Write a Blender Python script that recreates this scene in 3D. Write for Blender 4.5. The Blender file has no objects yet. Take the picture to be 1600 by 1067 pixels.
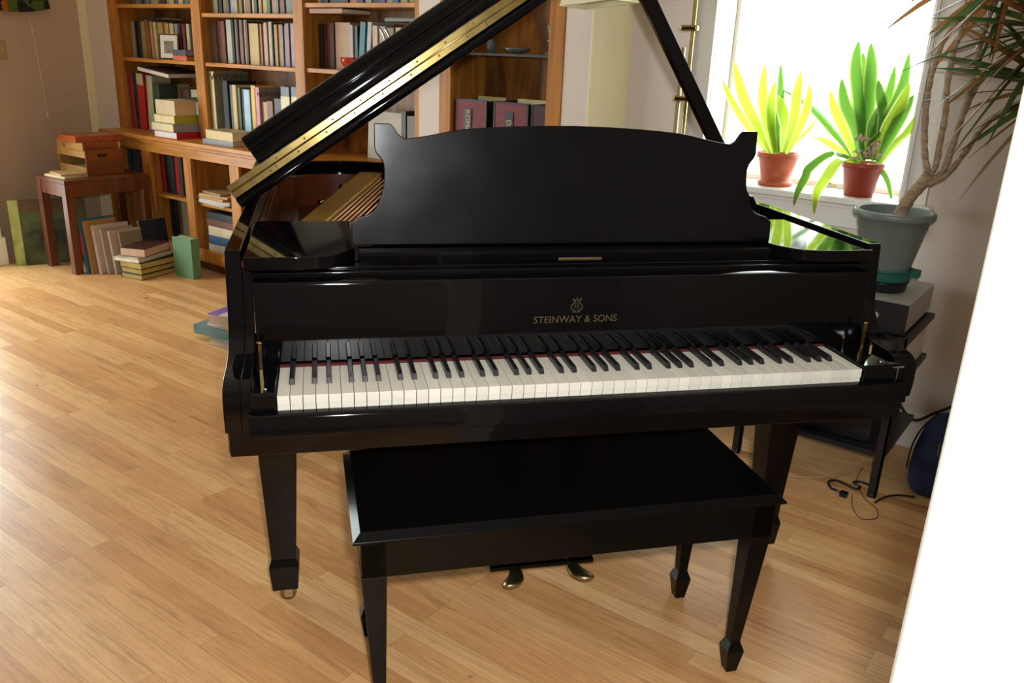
import bpy, bmesh, math, random
from mathutils import Vector, Matrix
random.seed(7)
S = bpy.context.scene
COL = S.collection

# ---------------------------------------------------------------- camera
CAM = Vector((1.182914, -0.90313, 1.347399))
RIGHT = Vector((0.802631, 0.59526, 0.038075))
UP = Vector((-0.221648, 0.238384, 0.94554))
FWD = Vector((-0.553765, 0.767359, -0.323272))
FPX = 1306.96
cd = bpy.data.cameras.new('camera')
cam = bpy.data.objects.new('camera', cd)
COL.objects.link(cam)
cam.matrix_world = Matrix(((RIGHT.x, UP.x, -FWD.x, CAM.x), (RIGHT.y, UP.y, -FWD.y, CAM.y),
                           (RIGHT.z, UP.z, -FWD.z, CAM.z), (0, 0, 0, 1)))
cd.sensor_width = 36
cd.lens = FPX / 1600 * 36
cd.clip_start = .02
S.camera = cam

# ---------------------------------------------------------------- world, exposure, lights
S.view_settings.view_transform = 'Standard'
S.view_settings.look = 'None'
S.view_settings.exposure = 0.0
S.view_settings.gamma = 1.0
S.view_settings.use_curve_mapping = False
W = bpy.data.worlds.new('sky')
S.world = W
W.use_nodes = True
wn = W.node_tree
wn.nodes.clear()
wo = wn.nodes.new('ShaderNodeOutputWorld')
wb = wn.nodes.new('ShaderNodeBackground')
wc = wn.nodes.new('ShaderNodeTexCoord')
wz = wn.nodes.new('ShaderNodeTexNoise')
wr = wn.nodes.new('ShaderNodeValToRGB')
wz.inputs['Scale'].default_value = 7
wz.inputs['Detail'].default_value = 8
wz.inputs['Roughness'].default_value = .7
wr.color_ramp.elements[0].position = .40
wr.color_ramp.elements[0].color = (.044, .049, .041, 1)
wr.color_ramp.elements[1].position = .60
wr.color_ramp.elements[1].color = (.90, .96, 1.0, 1)
wn.links.new(wc.outputs['Generated'], wz.inputs['Vector'])
wn.links.new(wz.outputs['Fac'], wr.inputs['Fac'])
wn.links.new(wr.outputs['Color'], wb.inputs['Color'])
wb.inputs['Strength'].default_value = 20.0
wn.links.new(wb.outputs['Background'], wo.inputs['Surface'])
S.cycles.max_bounces = 8
S.cycles.diffuse_bounces = 4
S.cycles.glossy_bounces = 4
S.cycles.transparent_max_bounces = 12
S.cycles.caustics_reflective = False
S.cycles.caustics_refractive = False
S.cycles.sample_clamp_indirect = 6
S.cycles.use_denoising = True


def lamp(name, kind, loc, target, energy, size, color=(1, 1, 1), size_y=None, portal=False):
    d = bpy.data.lights.new(name, kind)
    d.energy = energy
    d.color = color
    if kind == 'AREA':
        d.shape = 'RECTANGLE'
        d.size = size
        d.size_y = size_y or size
        if portal:
            d.cycles.is_portal = True
    o = bpy.data.objects.new(name, d)
    COL.objects.link(o)
    o.location = loc
    o.rotation_euler = (Vector(target) - Vector(loc)).to_track_quat('-Z', 'Y').to_euler()
    return o


# the camera's own flash, just beside and above the lens
fp = CAM + RIGHT * .045 + UP * .07 - FWD * .02
lamp('camera_flash', 'AREA', fp, fp + FWD, 33.0, .045, (1.0, 1.0, 1.0))
# daylight enters through these openings
lamp('window_daylight_portal', 'AREA', (.143, 2.61, 1.54), (.143, 1.5, 1.54), 1, .80, size_y=1.3, portal=True)
lamp('glass_door_daylight_portal', 'AREA', (-4.49, .1, 1.1), (0, .1, 1.1), 1, 2.2, size_y=2.14, portal=True)


def at(px, py, Y):
    """point on the vertical plane y = Y seen at a pixel of the photograph"""
    d = RIGHT * ((px - 800) / FPX) - UP * ((py - 533.5) / FPX) + FWD
    return CAM + d * ((Y - CAM.y) / d.y)


def atz(px, py, z):
    d = RIGHT * ((px - 800) / FPX) - UP * ((py - 533.5) / FPX) + FWD
    return CAM + d * ((z - CAM.z) / d.z)


# ---------------------------------------------------------------- materials
MATS = {}


def srgb(h):
    if not isinstance(h, str):
        return h
    c = [int(h[i:i + 2], 16) / 255 for i in (0, 2, 4)]
    return tuple(x / 12.92 if x <= .04045 else ((x + .055) / 1.055) ** 2.4 for x in c)


def mat(name, color, rough=.5, metal=0, coat=0, noise=0, nscale=8, bump=0, bscale=40, spec=.5, stretch=None, dark=None,
        rnd=0, rnoise=0, coat_rough=.05):
    if name in MATS:
        return MATS[name]
    m = bpy.data.materials.new(name)
    m.use_nodes = True
    nt = m.node_tree
    b = nt.nodes['Principled BSDF']
    c = srgb(color)
    b.inputs['Base Color'].default_value = (*c, 1)
    b.inputs['Roughness'].default_value = rough
    b.inputs['Metallic'].default_value = metal
    b.inputs['Coat Weight'].default_value = coat
    b.inputs['Coat Roughness'].default_value = coat_rough
    b.inputs['Specular IOR Level'].default_value = spec
    tc = mp = None
    if noise or bump or rnoise:
        tc = nt.nodes.new('ShaderNodeTexCoord')
        mp = nt.nodes.new('ShaderNodeMapping')
        if stretch:
            mp.inputs['Scale'].default_value = stretch
        nt.links.new(tc.outputs['Object'], mp.inputs['Vector'])
    col_out = None
    if noise:
        n = nt.nodes.new('ShaderNodeTexNoise')
        n.inputs['Scale'].default_value = nscale
        n.inputs['Detail'].default_value = 5
        n.inputs['Distortion'].default_value = .4
        nt.links.new(mp.outputs['Vector'], n.inputs['Vector'])
        r = nt.nodes.new('ShaderNodeValToRGB')
        d = srgb(dark) if dark else tuple(x * (1 - noise) for x in c)
        r.color_ramp.elements[0].position = .35
        r.color_ramp.elements[0].color = (*d, 1)
        r.color_ramp.elements[1].position = .62
        r.color_ramp.elements[1].color = (*c, 1)
        nt.links.new(n.outputs['Fac'], r.inputs['Fac'])
        col_out = r.outputs['Color']
    if rnd:
        oi = nt.nodes.new('ShaderNodeObjectInfo')
        hs = nt.nodes.new('ShaderNodeHueSaturation')
        ma = nt.nodes.new('ShaderNodeMapRange')
        ma.inputs['To Min'].default_value = 1 - rnd
        ma.inputs['To Max'].default_value = 1 + rnd * .3
        nt.links.new(oi.outputs['Random'], ma.inputs['Value'])
        nt.links.new(ma.outputs['Result'], hs.inputs['Value'])
        if col_out:
            nt.links.new(col_out, hs.inputs['Color'])
        else:
            hs.inputs['Color'].default_value = (*c, 1)
        col_out = hs.outputs['Color']
    if col_out:
        nt.links.new(col_out, b.inputs['Base Color'])
    if rnoise:
        n3 = nt.nodes.new('ShaderNodeTexNoise')
        n3.inputs['Scale'].default_value = 9
        n3.inputs['Detail'].default_value = 6
        nt.links.new(mp.outputs['Vector'], n3.inputs['Vector'])
        mr = nt.nodes.new('ShaderNodeMapRange')
        mr.inputs['From Min'].default_value = .35
        mr.inputs['From Max'].default_value = .7
        mr.inputs['To Min'].default_value = rough
        mr.inputs['To Max'].default_value = rough + rnoise
        nt.links.new(n3.outputs['Fac'], mr.inputs['Value'])
        nt.links.new(mr.outputs['Result'], b.inputs['Roughness'])
    if bump:
        n2 = nt.nodes.new('ShaderNodeTexNoise')
        n2.inputs['Scale'].default_value = bscale
        n2.inputs['Detail'].default_value = 3
        nt.links.new(mp.outputs['Vector'], n2.inputs['Vector'])
        bp = nt.nodes.new('ShaderNodeBump')
        bp.inputs['Strength'].default_value = bump
        bp.inputs['Distance'].default_value = .01
        nt.links.new(n2.outputs['Fac'], bp.inputs['Height'])
        nt.links.new(bp.outputs['Normal'], b.inputs['Normal'])
    MATS[name] = m
    return m


def floor_mat():
    m = bpy.data.materials.new('oak_strip_floor')
    m.use_nodes = True
    nt = m.node_tree
    N, L = nt.nodes, nt.links
    b = N['Principled BSDF']
    tc = N.new('ShaderNodeTexCoord')
    br = N.new('ShaderNodeTexBrick')
    br.offset = .37
    br.offset_frequency = 3
    br.inputs['Scale'].default_value = 1
    br.inputs['Brick Width'].default_value = .93
    br.inputs['Row Height'].default_value = .057
    br.inputs['Mortar Size'].default_value = .0009
    br.inputs['Mortar Smooth'].default_value = .3
    br.inputs['Bias'].default_value = 0
    br.inputs['Color1'].default_value = (0, 0, 0, 1)
    br.inputs['Color2'].default_value = (1, 1, 1, 1)
    br.inputs['Mortar'].default_value = (.5, .5, .5, 1)
    L.new(tc.outputs['Object'], br.inputs['Vector'])
    # plank tone
    ramp = N.new('ShaderNodeValToRGB')
    e = ramp.color_ramp.elements
    e[0].position = 0
    e[0].color = (*srgb('d39e66'), 1)
    e[1].position = 1
    e[1].color = (*srgb('f2c68c'), 1)
    k = ramp.color_ramp.elements.new(.35)
    k.color = (*srgb('e2ad73'), 1)
    k = ramp.color_ramp.elements.new(.7)
    k.color = (*srgb('ecbd82'), 1)
    L.new(br.outputs['Color'], ramp.inputs['Fac'])
    # grain
    mp = N.new('ShaderNodeMapping')
    mp.inputs['Scale'].default_value = (1.6, 30, 1)
    L.new(tc.outputs['Object'], mp.inputs['Vector'])
    addv = N.new('ShaderNodeVectorMath')
    addv.operation = 'ADD'
    sc = N.new('ShaderNodeVectorMath')
    sc.operation = 'SCALE'
    sc.inputs['Scale'].default_value = 7
    L.new(br.outputs['Color'], sc.inputs[0])
    L.new(mp.outputs['Vector'], addv.inputs[0])
    L.new(sc.outputs['Vector'], addv.inputs[1])
    g = N.new('ShaderNodeTexNoise')
    g.inputs['Scale'].default_value = 3.5
    g.inputs['Detail'].default_value = 9
    g.inputs['Roughness'].default_value = .62
    g.inputs['Distortion'].default_value = 1.1
    L.new(addv.outputs['Vector'], g.inputs['Vector'])
    gr = N.new('ShaderNodeValToRGB')
    gr.color_ramp.elements[0].position = .36
    gr.color_ramp.elements[0].color = (.80, .72, .64, 1)
    gr.color_ramp.elements[1].position = .56
    gr.color_ramp.elements[1].color = (1, 1, 1, 1)
    L.new(g.outputs['Fac'], gr.inputs['Fac'])
    m1 = N.new('ShaderNodeMix')
    m1.data_type = 'RGBA'
    m1.blend_type = 'MULTIPLY'
    m1.inputs['Factor'].default_value = .75
    L.new(ramp.outputs['Color'], m1.inputs['A'])
    L.new(gr.outputs['Color'], m1.inputs['B'])
    # wear stains
    w = N.new('ShaderNodeTexNoise')
    w.inputs['Scale'].default_value = 1.7
    w.inputs['Detail'].default_value = 5
    w.inputs['Roughness'].default_value = .6
    L.new(tc.outputs['Object'], w.inputs['Vector'])
    wr_ = N.new('ShaderNodeValToRGB')
    wr_.color_ramp.elements[0].position = .34
    wr_.color_ramp.elements[0].color = (.84, .78, .76, 1)
    wr_.color_ramp.elements[1].position = .58
    wr_.color_ramp.elements[1].color = (1, 1, 1, 1)
    L.new(w.outputs['Fac'], wr_.inputs['Fac'])
    m2 = N.new('ShaderNodeMix')
    m2.data_type = 'RGBA'
    m2.blend_type = 'MULTIPLY'
    m2.inputs['Factor'].default_value = .8
    L.new(m1.outputs['Result'], m2.inputs['A'])
    L.new(wr_.outputs['Color'], m2.inputs['B'])
    # long dark grain streaks
    mp2 = N.new('ShaderNodeMapping')
    mp2.inputs['Scale'].default_value = (1.1, 13, 1)
    L.new(tc.outputs['Object'], mp2.inputs['Vector'])
    ad2 = N.new('ShaderNodeVectorMath')
    ad2.operation = 'ADD'
    L.new(mp2.outputs['Vector'], ad2.inputs[0])
    L.new(sc.outputs['Vector'], ad2.inputs[1])
    g2 = N.new('ShaderNodeTexNoise')
    g2.inputs['Scale'].default_value = 1.6
    g2.inputs['Detail'].default_value = 7
    g2.inputs['Roughness'].default_value = .72
    g2.inputs['Distortion'].default_value = 1.8
    L.new(ad2.outputs['Vector'], g2.inputs['Vector'])
    r2 = N.new('ShaderNodeValToRGB')
    r2.color_ramp.elements[0].position = .33
    r2.color_ramp.elements[0].color = (.60, .50, .42, 1)
    r2.color_ramp.elements[1].position = .47
    r2.color_ramp.elements[1].color = (1, 1, 1, 1)
    L.new(g2.outputs['Fac'], r2.inputs['Fac'])
    m4 = N.new('ShaderNodeMix')
    m4.data_type = 'RGBA'
    m4.blend_type = 'MULTIPLY'
    m4.inputs['Factor'].default_value = .7
    L.new(m2.outputs['Result'], m4.inputs['A'])
    L.new(r2.outputs['Color'], m4.inputs['B'])
    # small dark marks
    g3 = N.new('ShaderNodeTexNoise')
    g3.inputs['Scale'].default_value = 11
    g3.inputs['Detail'].default_value = 1
    L.new(tc.outputs['Object'], g3.inputs['Vector'])
    r3 = N.new('ShaderNodeValToRGB')
    r3.color_ramp.elements[0].position = .20
    r3.color_ramp.elements[0].color = (.35, .28, .25, 1)
    r3.color_ramp.elements[1].position = .215
    r3.color_ramp.elements[1].color = (1, 1, 1, 1)
    L.new(g3.outputs['Fac'], r3.inputs['Fac'])
    m5 = N.new('ShaderNodeMix')
    m5.data_type = 'RGBA'
    m5.blend_type = 'MULTIPLY'
    m5.inputs['Factor'].default_value = .8
    L.new(m4.outputs['Result'], m5.inputs['A'])
    L.new(r3.outputs['Color'], m5.inputs['B'])
    m3 = N.new('ShaderNodeMix')
    m3.data_type = 'RGBA'
    m3.inputs['B'].default_value = (*srgb('6f4a2c'), 1)
    fm = N.new('ShaderNodeMath')
    fm.operation = 'MULTIPLY'
    fm.inputs[1].default_value = .42
    L.new(br.outputs['Fac'], fm.inputs[0])
    L.new(fm.outputs[0], m3.inputs['Factor'])
    L.new(m5.outputs['Result'], m3.inputs['A'])
    L.new(m3.outputs['Result'], b.inputs['Base Color'])
    rr = N.new('ShaderNodeMapRange')
    rr.inputs['From Min'].default_value = .3
    rr.inputs['From Max'].default_value = .7
    rr.inputs['To Min'].default_value = .42
    rr.inputs['To Max'].default_value = .28
    L.new(w.outputs['Fac'], rr.inputs['Value'])
    L.new(rr.outputs['Result'], b.inputs['Roughness'])
    bp = N.new('ShaderNodeBump')
    bp.inputs['Strength'].default_value = .12
    bp.inputs['Distance'].default_value = .004
    L.new(g.outputs['Fac'], bp.inputs['Height'])
    L.new(bp.outputs['Normal'], b.inputs['Normal'])
    return m


def glass_mat():
    m = bpy.data.materials.new('window_glass')
    m.use_nodes = True
    nt = m.node_tree
    nt.nodes.clear()
    o = nt.nodes.new('ShaderNodeOutputMaterial')
    t = nt.nodes.new('ShaderNodeBsdfTransparent')
    t.inputs['Color'].default_value = (.96, .98, .96, 1)
    g = nt.nodes.new('ShaderNodeBsdfGlossy')
    g.inputs['Roughness'].default_value = .02
    x = nt.nodes.new('ShaderNodeMixShader')
    x.inputs['Fac'].default_value = .06
    nt.links.new(t.outputs[0], x.inputs[1])
    nt.links.new(g.outputs[0], x.inputs[2])
    nt.links.new(x.outputs[0], o.inputs['Surface'])
    return m


def leaf_mat(name, c, edge=None, trans=.45, rough=.35):
    m = bpy.data.materials.new(name)
    m.use_nodes = True
    nt = m.node_tree
    nt.nodes.clear()
    o = nt.nodes.new('ShaderNodeOutputMaterial')
    p = nt.nodes.new('ShaderNodeBsdfPrincipled')
    p.inputs['Roughness'].default_value = rough
    tr = nt.nodes.new('ShaderNodeBsdfTranslucent')
    x = nt.nodes.new('ShaderNodeMixShader')
    x.inputs['Fac'].default_value = trans
    uv = nt.nodes.new('ShaderNodeTexCoord')
    sp = nt.nodes.new('ShaderNodeSeparateXYZ')
    nt.links.new(uv.outputs['UV'], sp.inputs[0])
    r = nt.nodes.new('ShaderNodeValToRGB')
    el = r.color_ramp.elements
    e_ = srgb(edge or c)
    el[0].position = .0
    el[0].color = (*e_, 1)
    el[1].position = 1
    el[1].color = (*e_, 1)
    for p_ in (.16, .84):
        k = el.new(p_)
        k.color = (*srgb(c), 1)
    nt.links.new(sp.outputs['X'], r.inputs['Fac'])
    nt.links.new(r.outputs['Color'], p.inputs['Base Color'])
    hs = nt.nodes.new('ShaderNodeHueSaturation')
    hs.inputs['Hue'].default_value = .488
    hs.inputs['Saturation'].default_value = .95
    hs.inputs['Value'].default_value = 1.3
    nt.links.new(r.outputs['Color'], hs.inputs['Color'])
    nt.links.new(hs.outputs['Color'], tr.inputs['Color'])
    nt.links.new(p.outputs[0], x.inputs[1])
    nt.links.new(tr.outputs[0], x.inputs[2])
    nt.links.new(x.outputs[0], o.inputs['Surface'])
    return m


BLACK = mat('piano_black_lacquer', (.0022, .0022, .0026), .035, spec=.25, rnoise=.03)
DESKB = mat('worn_black_lacquer', (.003, .0032, .0038), .19, rnoise=.05, spec=.24)
EBONY = mat('black_key_ebony', (.012, .012, .013), .3)
IVORY = mat('ivory_keytop', 'e3dfd0', .35, rnd=.10)
BRASS = mat('brass', (.46, .35, .13), .19, metal=1, noise=.25, nscale=25)
BRASSD = mat('aged_brass', (.42, .34, .18), .36, metal=1)
STEEL = mat('steel', (.55, .55, .55), .25, metal=1)
FELT = mat('red_felt', '55141a', .95)
PLATE = mat('gold_plate', (.50, .27, .045), .5, metal=.5, noise=.15, nscale=6)
COPPER = mat('copper_strings', (.85, .42, .24), .5, metal=.7)
MAHOG = mat('soundboard_mahogany', '54280f', .25, noise=.35, nscale=4, stretch=(1, 8, 1), coat=.5)
WALL = mat('wall_paint', 'dccfc4', .7, bump=.03, bscale=120)
WALL_SHADED = mat('shaded_wall_paint', 'c2ab93', .7, bump=.03, bscale=120)  # wall paint darkened and tanned: the left wall's weaker light put into its colour
WALLC = mat('cream_trim_paint', 'efe3b6', .5)
WHITE = mat('white_trim_paint', 'e9e6df', .4)
TRIM = mat('window_trim_paint', 'd6cfc4', .45)
CEIL = mat('ceiling_paint', 'e8e4da', .8)
OAK = mat('honey_oak', 'bb7c32', .45, noise=.3, nscale=3, stretch=(11, 11, .9), dark='9a6022', spec=.35)
OAKH = mat('honey_oak_horizontal', 'c28338', .4, noise=.3, nscale=3, stretch=(1.2, 9, 9), dark='a26828', spec=.35)
OAKB = mat('oak_plywood_back', 'a0682a', .45, noise=.5, nscale=2.8, stretch=(5, 2, 1.1), dark='5a3410')
DWOOD = mat('dark_cherry_wood', '683618', .35, noise=.4, nscale=3, stretch=(8, 8, 1), coat=.3)
BOXW = mat('light_box_wood', 'c09050', .4, noise=.25, nscale=3, stretch=(1, 6, 6))
BOXD = mat('brown_box_wood', '8a4a1e', .4, noise=.3, nscale=3, stretch=(6, 1, 6))
ORANGEW = mat('orange_box_wood', 'a04a1c', .3, noise=.25, nscale=4, stretch=(1, 6, 6))
PAGES = mat('page_edges', 'c9b48e', .8, noise=.18, nscale=50, stretch=(1, 1, 14))
PAPER = mat('paper', 'd8d2c4', .7)
TERRA = mat('terracotta_plastic', 'b5532f', .5, noise=.12, nscale=6)
GREYP = mat('grey_green_plastic', '66716b', .4)
GREENP = mat('dark_green_plastic', '14564a', .4)
SOIL = mat('soil', '3a2a1e', .95, noise=.5, nscale=60, bump=.6)
BARK = mat('dracaena_bark', 'a3896a', .75, noise=.45, nscale=30, bump=.5, bscale=60, stretch=(1, 1, 3))
GREYM = mat('grey_painted_metal', 'a9a6a1', .4)
LGREY = mat('light_grey_metal', 'd8d4cc', .45)
BLKM = mat('black_metal', '15151a', .35, spec=.5)
BLKP = mat('black_plastic', '17181c', .3)
RUBBER = mat('black_rubber', '141416', .6)
NAVY = mat('navy_fabric', '17244a', .8, bump=.2, bscale=200)
LBLK = mat('dark_gap', (.01, .01, .01), .6)
GLASS = glass_mat()
FLOOR = floor_mat()
GOLDL = mat('gold_leaf_lettering', '4c3d22', .5)
REDC = mat('red_ceramic', 'b52a18', .2)
LSANS = leaf_mat('snake_plant_leaf', '477a20', 'b4c852', .38)
LSANY = leaf_mat('snake_plant_leaf_yellow', '8fae24', 'dfe59a', .55)
LDRAC = leaf_mat('dracaena_leaf', '3f5f28', '5a3a22', .3)
LDRAB = leaf_mat('dracaena_leaf_brown', '84602a', '7c3a1e', .3)


# ---------------------------------------------------------------- mesh helpers
class MB:
    def __init__(s):
        s.b = bmesh.new()
        s.uv = s.b.loops.layers.uv.new('UVMap')
        s.mi = 0

    def box(s, x0, x1, y0, y1, z0, z1, rot=0, M=None):
        cx, cy, cz = (x0 + x1) / 2, (y0 + y1) / 2, (z0 + z1) / 2
        vs = []
        for dz in (z0, z1):
            for x, y in ((x0, y0), (x1, y0), (x1, y1), (x0, y1)):
                p = Vector((x, y, dz))
                if rot:
                    q = Matrix.Rotation(rot, 3, 'Z') @ Vector((x - cx, y - cy, 0))
                    p = Vector((cx + q.x, cy + q.y, dz))
                if M is not None:
                    p = M @ p
                vs.append(s.b.verts.new(p))
        for f in ((3, 2, 1, 0), (4, 5, 6, 7), (0, 1, 5, 4), (1, 2, 6, 5), (2, 3, 7, 6), (3, 0, 4, 7)):
            s.b.faces.new([vs[i] for i in f]).material_index = s.mi
        return s

    def prism(s, poly, axis, a, b, M=None):
        """poly in the two other axes; axis 'x': poly=(y,z); 'y': (x,z); 'z': (x,y)"""
        def P(u, v, w):
            p = Vector({'x': (w, u, v), 'y': (u, w, v), 'z': (u, v, w)}[axis])
            return M @ p if M is not None else p
        A = [s.b.verts.new(P(u, v, a)) for u, v in poly]
        B = [s.b.verts.new(P(u, v, b)) for u, v in poly]
        n = len(poly)
        fs = [s.b.faces.new(A), s.b.faces.new(B[::-1])]
        for i in range(n):
            fs.append(s.b.faces.new((A[i], B[i], B[(i + 1) % n], A[(i + 1) % n])))
        for f in fs:
            f.material_index = s.mi
        return s

    def frustum(s, c0, h0, z0, c1, h1, z1):
        vs = []
        for (cx, cy), (hx, hy), z in ((c0, h0, z0), (c1, h1, z1)):
            for a, b in ((-1, -1), (1, -1), (1, 1), (-1, 1)):
                vs.append(s.b.verts.new((cx + a * hx, cy + b * hy, z)))
        for f in ((3, 2, 1, 0), (4, 5, 6, 7), (0, 1, 5, 4), (1, 2, 6, 5), (2, 3, 7, 6), (3, 0, 4, 7)):
            s.b.faces.new([vs[i] for i in f])
        return s

    def lathe(s, prof, c=(0, 0), n=32, M=None):
        rings = []
        for r, z in prof:
            ring = []
            for i in range(n):
                a = 2 * math.pi * i / n
                p = Vector((c[0] + r * math.cos(a), c[1] + r * math.sin(a), z))
                ring.append(s.b.verts.new(M @ p if M is not None else p))
            rings.append(ring)
        for k in range(len(rings) - 1):
            for i in range(n):
                j = (i + 1) % n
                f = s.b.faces.new((rings[k][i], rings[k][j], rings[k + 1][j], rings[k + 1][i]))
                f.smooth = True
                f.material_index = s.mi
        if prof[0][0] > 1e-6:
            s.b.faces.new(rings[0][::-1])
        if prof[-1][0] > 1e-6:
            s.b.faces.new(rings[-1])
        return s

    def tube(s, pts, r, n=8):
        pts = [Vector(p) for p in pts]
        rs = r if isinstance(r, (list, tuple)) else [r] * len(pts)
        rings = []
        prev = None
        for i, p in enumerate(pts):
            t = (pts[min(i + 1, len(pts) - 1)] - pts[max(i - 1, 0)]).normalized()
            a = prev if prev is not None else (Vector((0, 0, 1)) if abs(t.z) < .9 else Vector((1, 0, 0)))
            u = (a - t * a.dot(t)).normalized()
            prev = u
            v = t.cross(u)
            rings.append([s.b.verts.new(p + (u * math.cos(2 * math.pi * k / n) + v * math.sin(2 * math.pi * k / n)) * rs[i]) for k in range(n)])
        for k in range(len(rings) - 1):
            for i in range(n):
                j = (i + 1) % n
                f = s.b.faces.new((rings[k][i], rings[k][j], rings[k + 1][j], rings[k + 1][i]))
                f.smooth = True
        s.b.faces.new(rings[0][::-1])
        s.b.faces.new(rings[-1])
        return s

    def leaf(s, pts, widths, side, fold=.25, thick=.0012):
        """a strap leaf: centreline pts, half widths, side direction"""
        pts = [Vector(p) for p in pts]
        n = len(pts)
        side = Vector(side).normalized()
        rows = []
        for i, p in enumerate(pts):
            t = (pts[min(i + 1, n - 1)] - pts[max(i - 1, 0)]).normalized()
            sd = (side - t * side.dot(t)).normalized()
            nr = t.cross(sd).normalized()
            w = max(widths[i], .0006)
            row = []
            for u, k in ((-1, 1), (-.5, .3), (0, 0), (.5, .3), (1, 1)):
                row.append((s.b.verts.new(p + sd * (w * u) + nr * (fold * w * k)), (u + 1) / 2, i / (n - 1)))
            rows.append(row)
        for i in range(n - 1):
            for k in range(4):
                q = (rows[i][k], rows[i][k + 1], rows[i + 1][k + 1], rows[i + 1][k])
                f = s.b.faces.new([v[0] for v in q])
                f.smooth = True
                f.material_index = s.mi
                for lp, v in zip(f.loops, q):
                    lp[s.uv].uv = (v[1], v[2])
        return s

    def build(s, name, m, parent=None, bevel=0, seg=2, smooth=False, recalc=True, solid=0):
        if recalc:
            bmesh.ops.recalc_face_normals(s.b, faces=s.b.faces)
        me = bpy.data.meshes.new(name)
        s.b.to_mesh(me)
        s.b.free()
        for x in (m if isinstance(m, (list, tuple)) else [m]):
            me.materials.append(x)
        o = bpy.data.objects.new(name, me)
        COL.objects.link(o)
        if parent:
            o.parent = parent
        if smooth:
            for p in me.polygons:
                p.use_smooth = True
        if solid:
            d = o.modifiers.new('t', 'SOLIDIFY')
            d.thickness = solid
            d.offset = 0
        if bevel:
            d = o.modifiers.new('b', 'BEVEL')
            d.width = bevel
            d.segments = seg
            d.limit_method = 'ANGLE'
            d.angle_limit = math.radians(35)
            d.harden_normals = True
            for p in me.polygons:
                p.use_smooth = True
        return o


def empty(name, loc=(0, 0, 0), rz=0):
    o = bpy.data.objects.new(name, None)
    COL.objects.link(o)
    o.location = loc
    o.rotation_euler = (0, 0, rz)
    o.empty_display_size = .05
    return o


def tag(o, label=None, cat=None, group=None, kind=None):
    for k, v in (('label', label), ('category', cat), ('group', group), ('kind', kind)):
        if v:
            o[k] = v
    return o


def struct(mb, name, m, **k):
    o = mb.build(name, m, **k)
    o['kind'] = 'structure'
    return o


def catmull(P, n=8, closed=False):
    out = []
    m = len(P)
    for i in range(m if closed else m - 1):
        g = lambda k: Vector(P[k % m] if closed else P[max(0, min(m - 1, k))])
        a, b, c, d = g(i - 1), g(i), g(i + 1), g(i + 2)
        for j in range(n):
            t = j / n
            out.append(.5 * ((2 * b) + (-a + c) * t + (2 * a - 5 * b + 4 * c - d) * t * t + (-a + 3 * b - 3 * c + d) * t ** 3))
    if not closed:
        out.append(Vector(P[-1]))
    return out


def text_obj(name, body, size, M, m, parent=None, ext=.0004, font=None, align='CENTER', xs=1):
    c = bpy.data.curves.new(name, 'FONT')
    c.body = body
    c.size = size
    c.extrude = ext
    c.align_x = align
    c.align_y = 'CENTER'
    c.resolution_u = 3
    o = bpy.data.objects.new(name, c)
    COL.objects.link(o)
    c.materials.append(m)
    if parent:
        o.parent = parent
    me = bpy.data.meshes.new_from_object(o)
    bpy.data.objects.remove(o)
    o = bpy.data.objects.new(name, me)
    COL.objects.link(o)
    if parent:
        o.parent = parent
    o.matrix_local = M @ Matrix.Diagonal((xs, 1, 1, 1))
    return o


def frameM(origin, ex, ey):
    ex = Vector(ex).normalized()
    ey = Vector(ey)
    ey = (ey - ex * ey.dot(ex)).normalized()
    ez = ex.cross(ey)
    return Matrix(((ex.x, ey.x, ez.x, origin[0]), (ex.y, ey.y, ez.y, origin[1]), (ex.z, ey.z, ez.z, origin[2]), (0, 0, 0, 1)))


# ================================================================ THE ROOM
struct(MB().box(-5.0, 2.6, -3.8, 2.75, -.06, 0), 'floor', FLOOR)
struct(MB().box(-5.0, 2.6, -3.8, 2.75, 2.55, 2.62), 'ceiling', CEIL)
# left wall: straight run with a glass door, then a slightly splayed end
w = MB()
w.box(-4.5, -4.35, -3.7, -1.0, 0, 2.55)
w.box(-4.5, -4.35, -1.0, 1.2, 2.15, 2.55)
w.prism([(-4.35, 1.2), (-4.40, 1.35), (-4.66, 2.2), (-4.80, 2.2), (-4.5, 1.2)], 'z', 0, 2.55)
struct(w, 'wall_left', WALL_SHADED)
struct(MB().prism([(-4.640, 2.135), (-4.66, 2.2), (-4.645, 2.2), (-4.625, 2.135)], 'z', 0, 2.55), 'trim_1', WALLC, bevel=.004)
w = MB()
w.box(-4.35, -4.325, 1.2, 1.33, .17, 2.28)
w.box(-4.35, -4.325, -1.13, -1.0, .17, 2.28)
w.box(-4.35, -4.322, -1.0, 1.2, 2.15, 2.28)
w.box(-4.35, -4.315, 1.195, 1.345, 0, .17)
w.box(-4.35, -4.315, -1.145, -.995, 0, .17)
struct(w, 'trim_2', WHITE, bevel=.003)
w = MB()
for a, b in ((-1.0, -.93), (.07, .13), (1.13, 1.2)):
    w.box(-4.46, -4.42, a, b, .02, 2.15)
w.box(-4.46, -4.42, -.93, 1.13, .02, .12)
w.box(-4.46, -4.42, -.93, 1.13, 2.08, 2.15)
dr = struct(w, 'door_1', WHITE)
MB().box(-4.445, -4.44, -.94, 1.14, .11, 2.09).build('pane', GLASS, dr)
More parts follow.
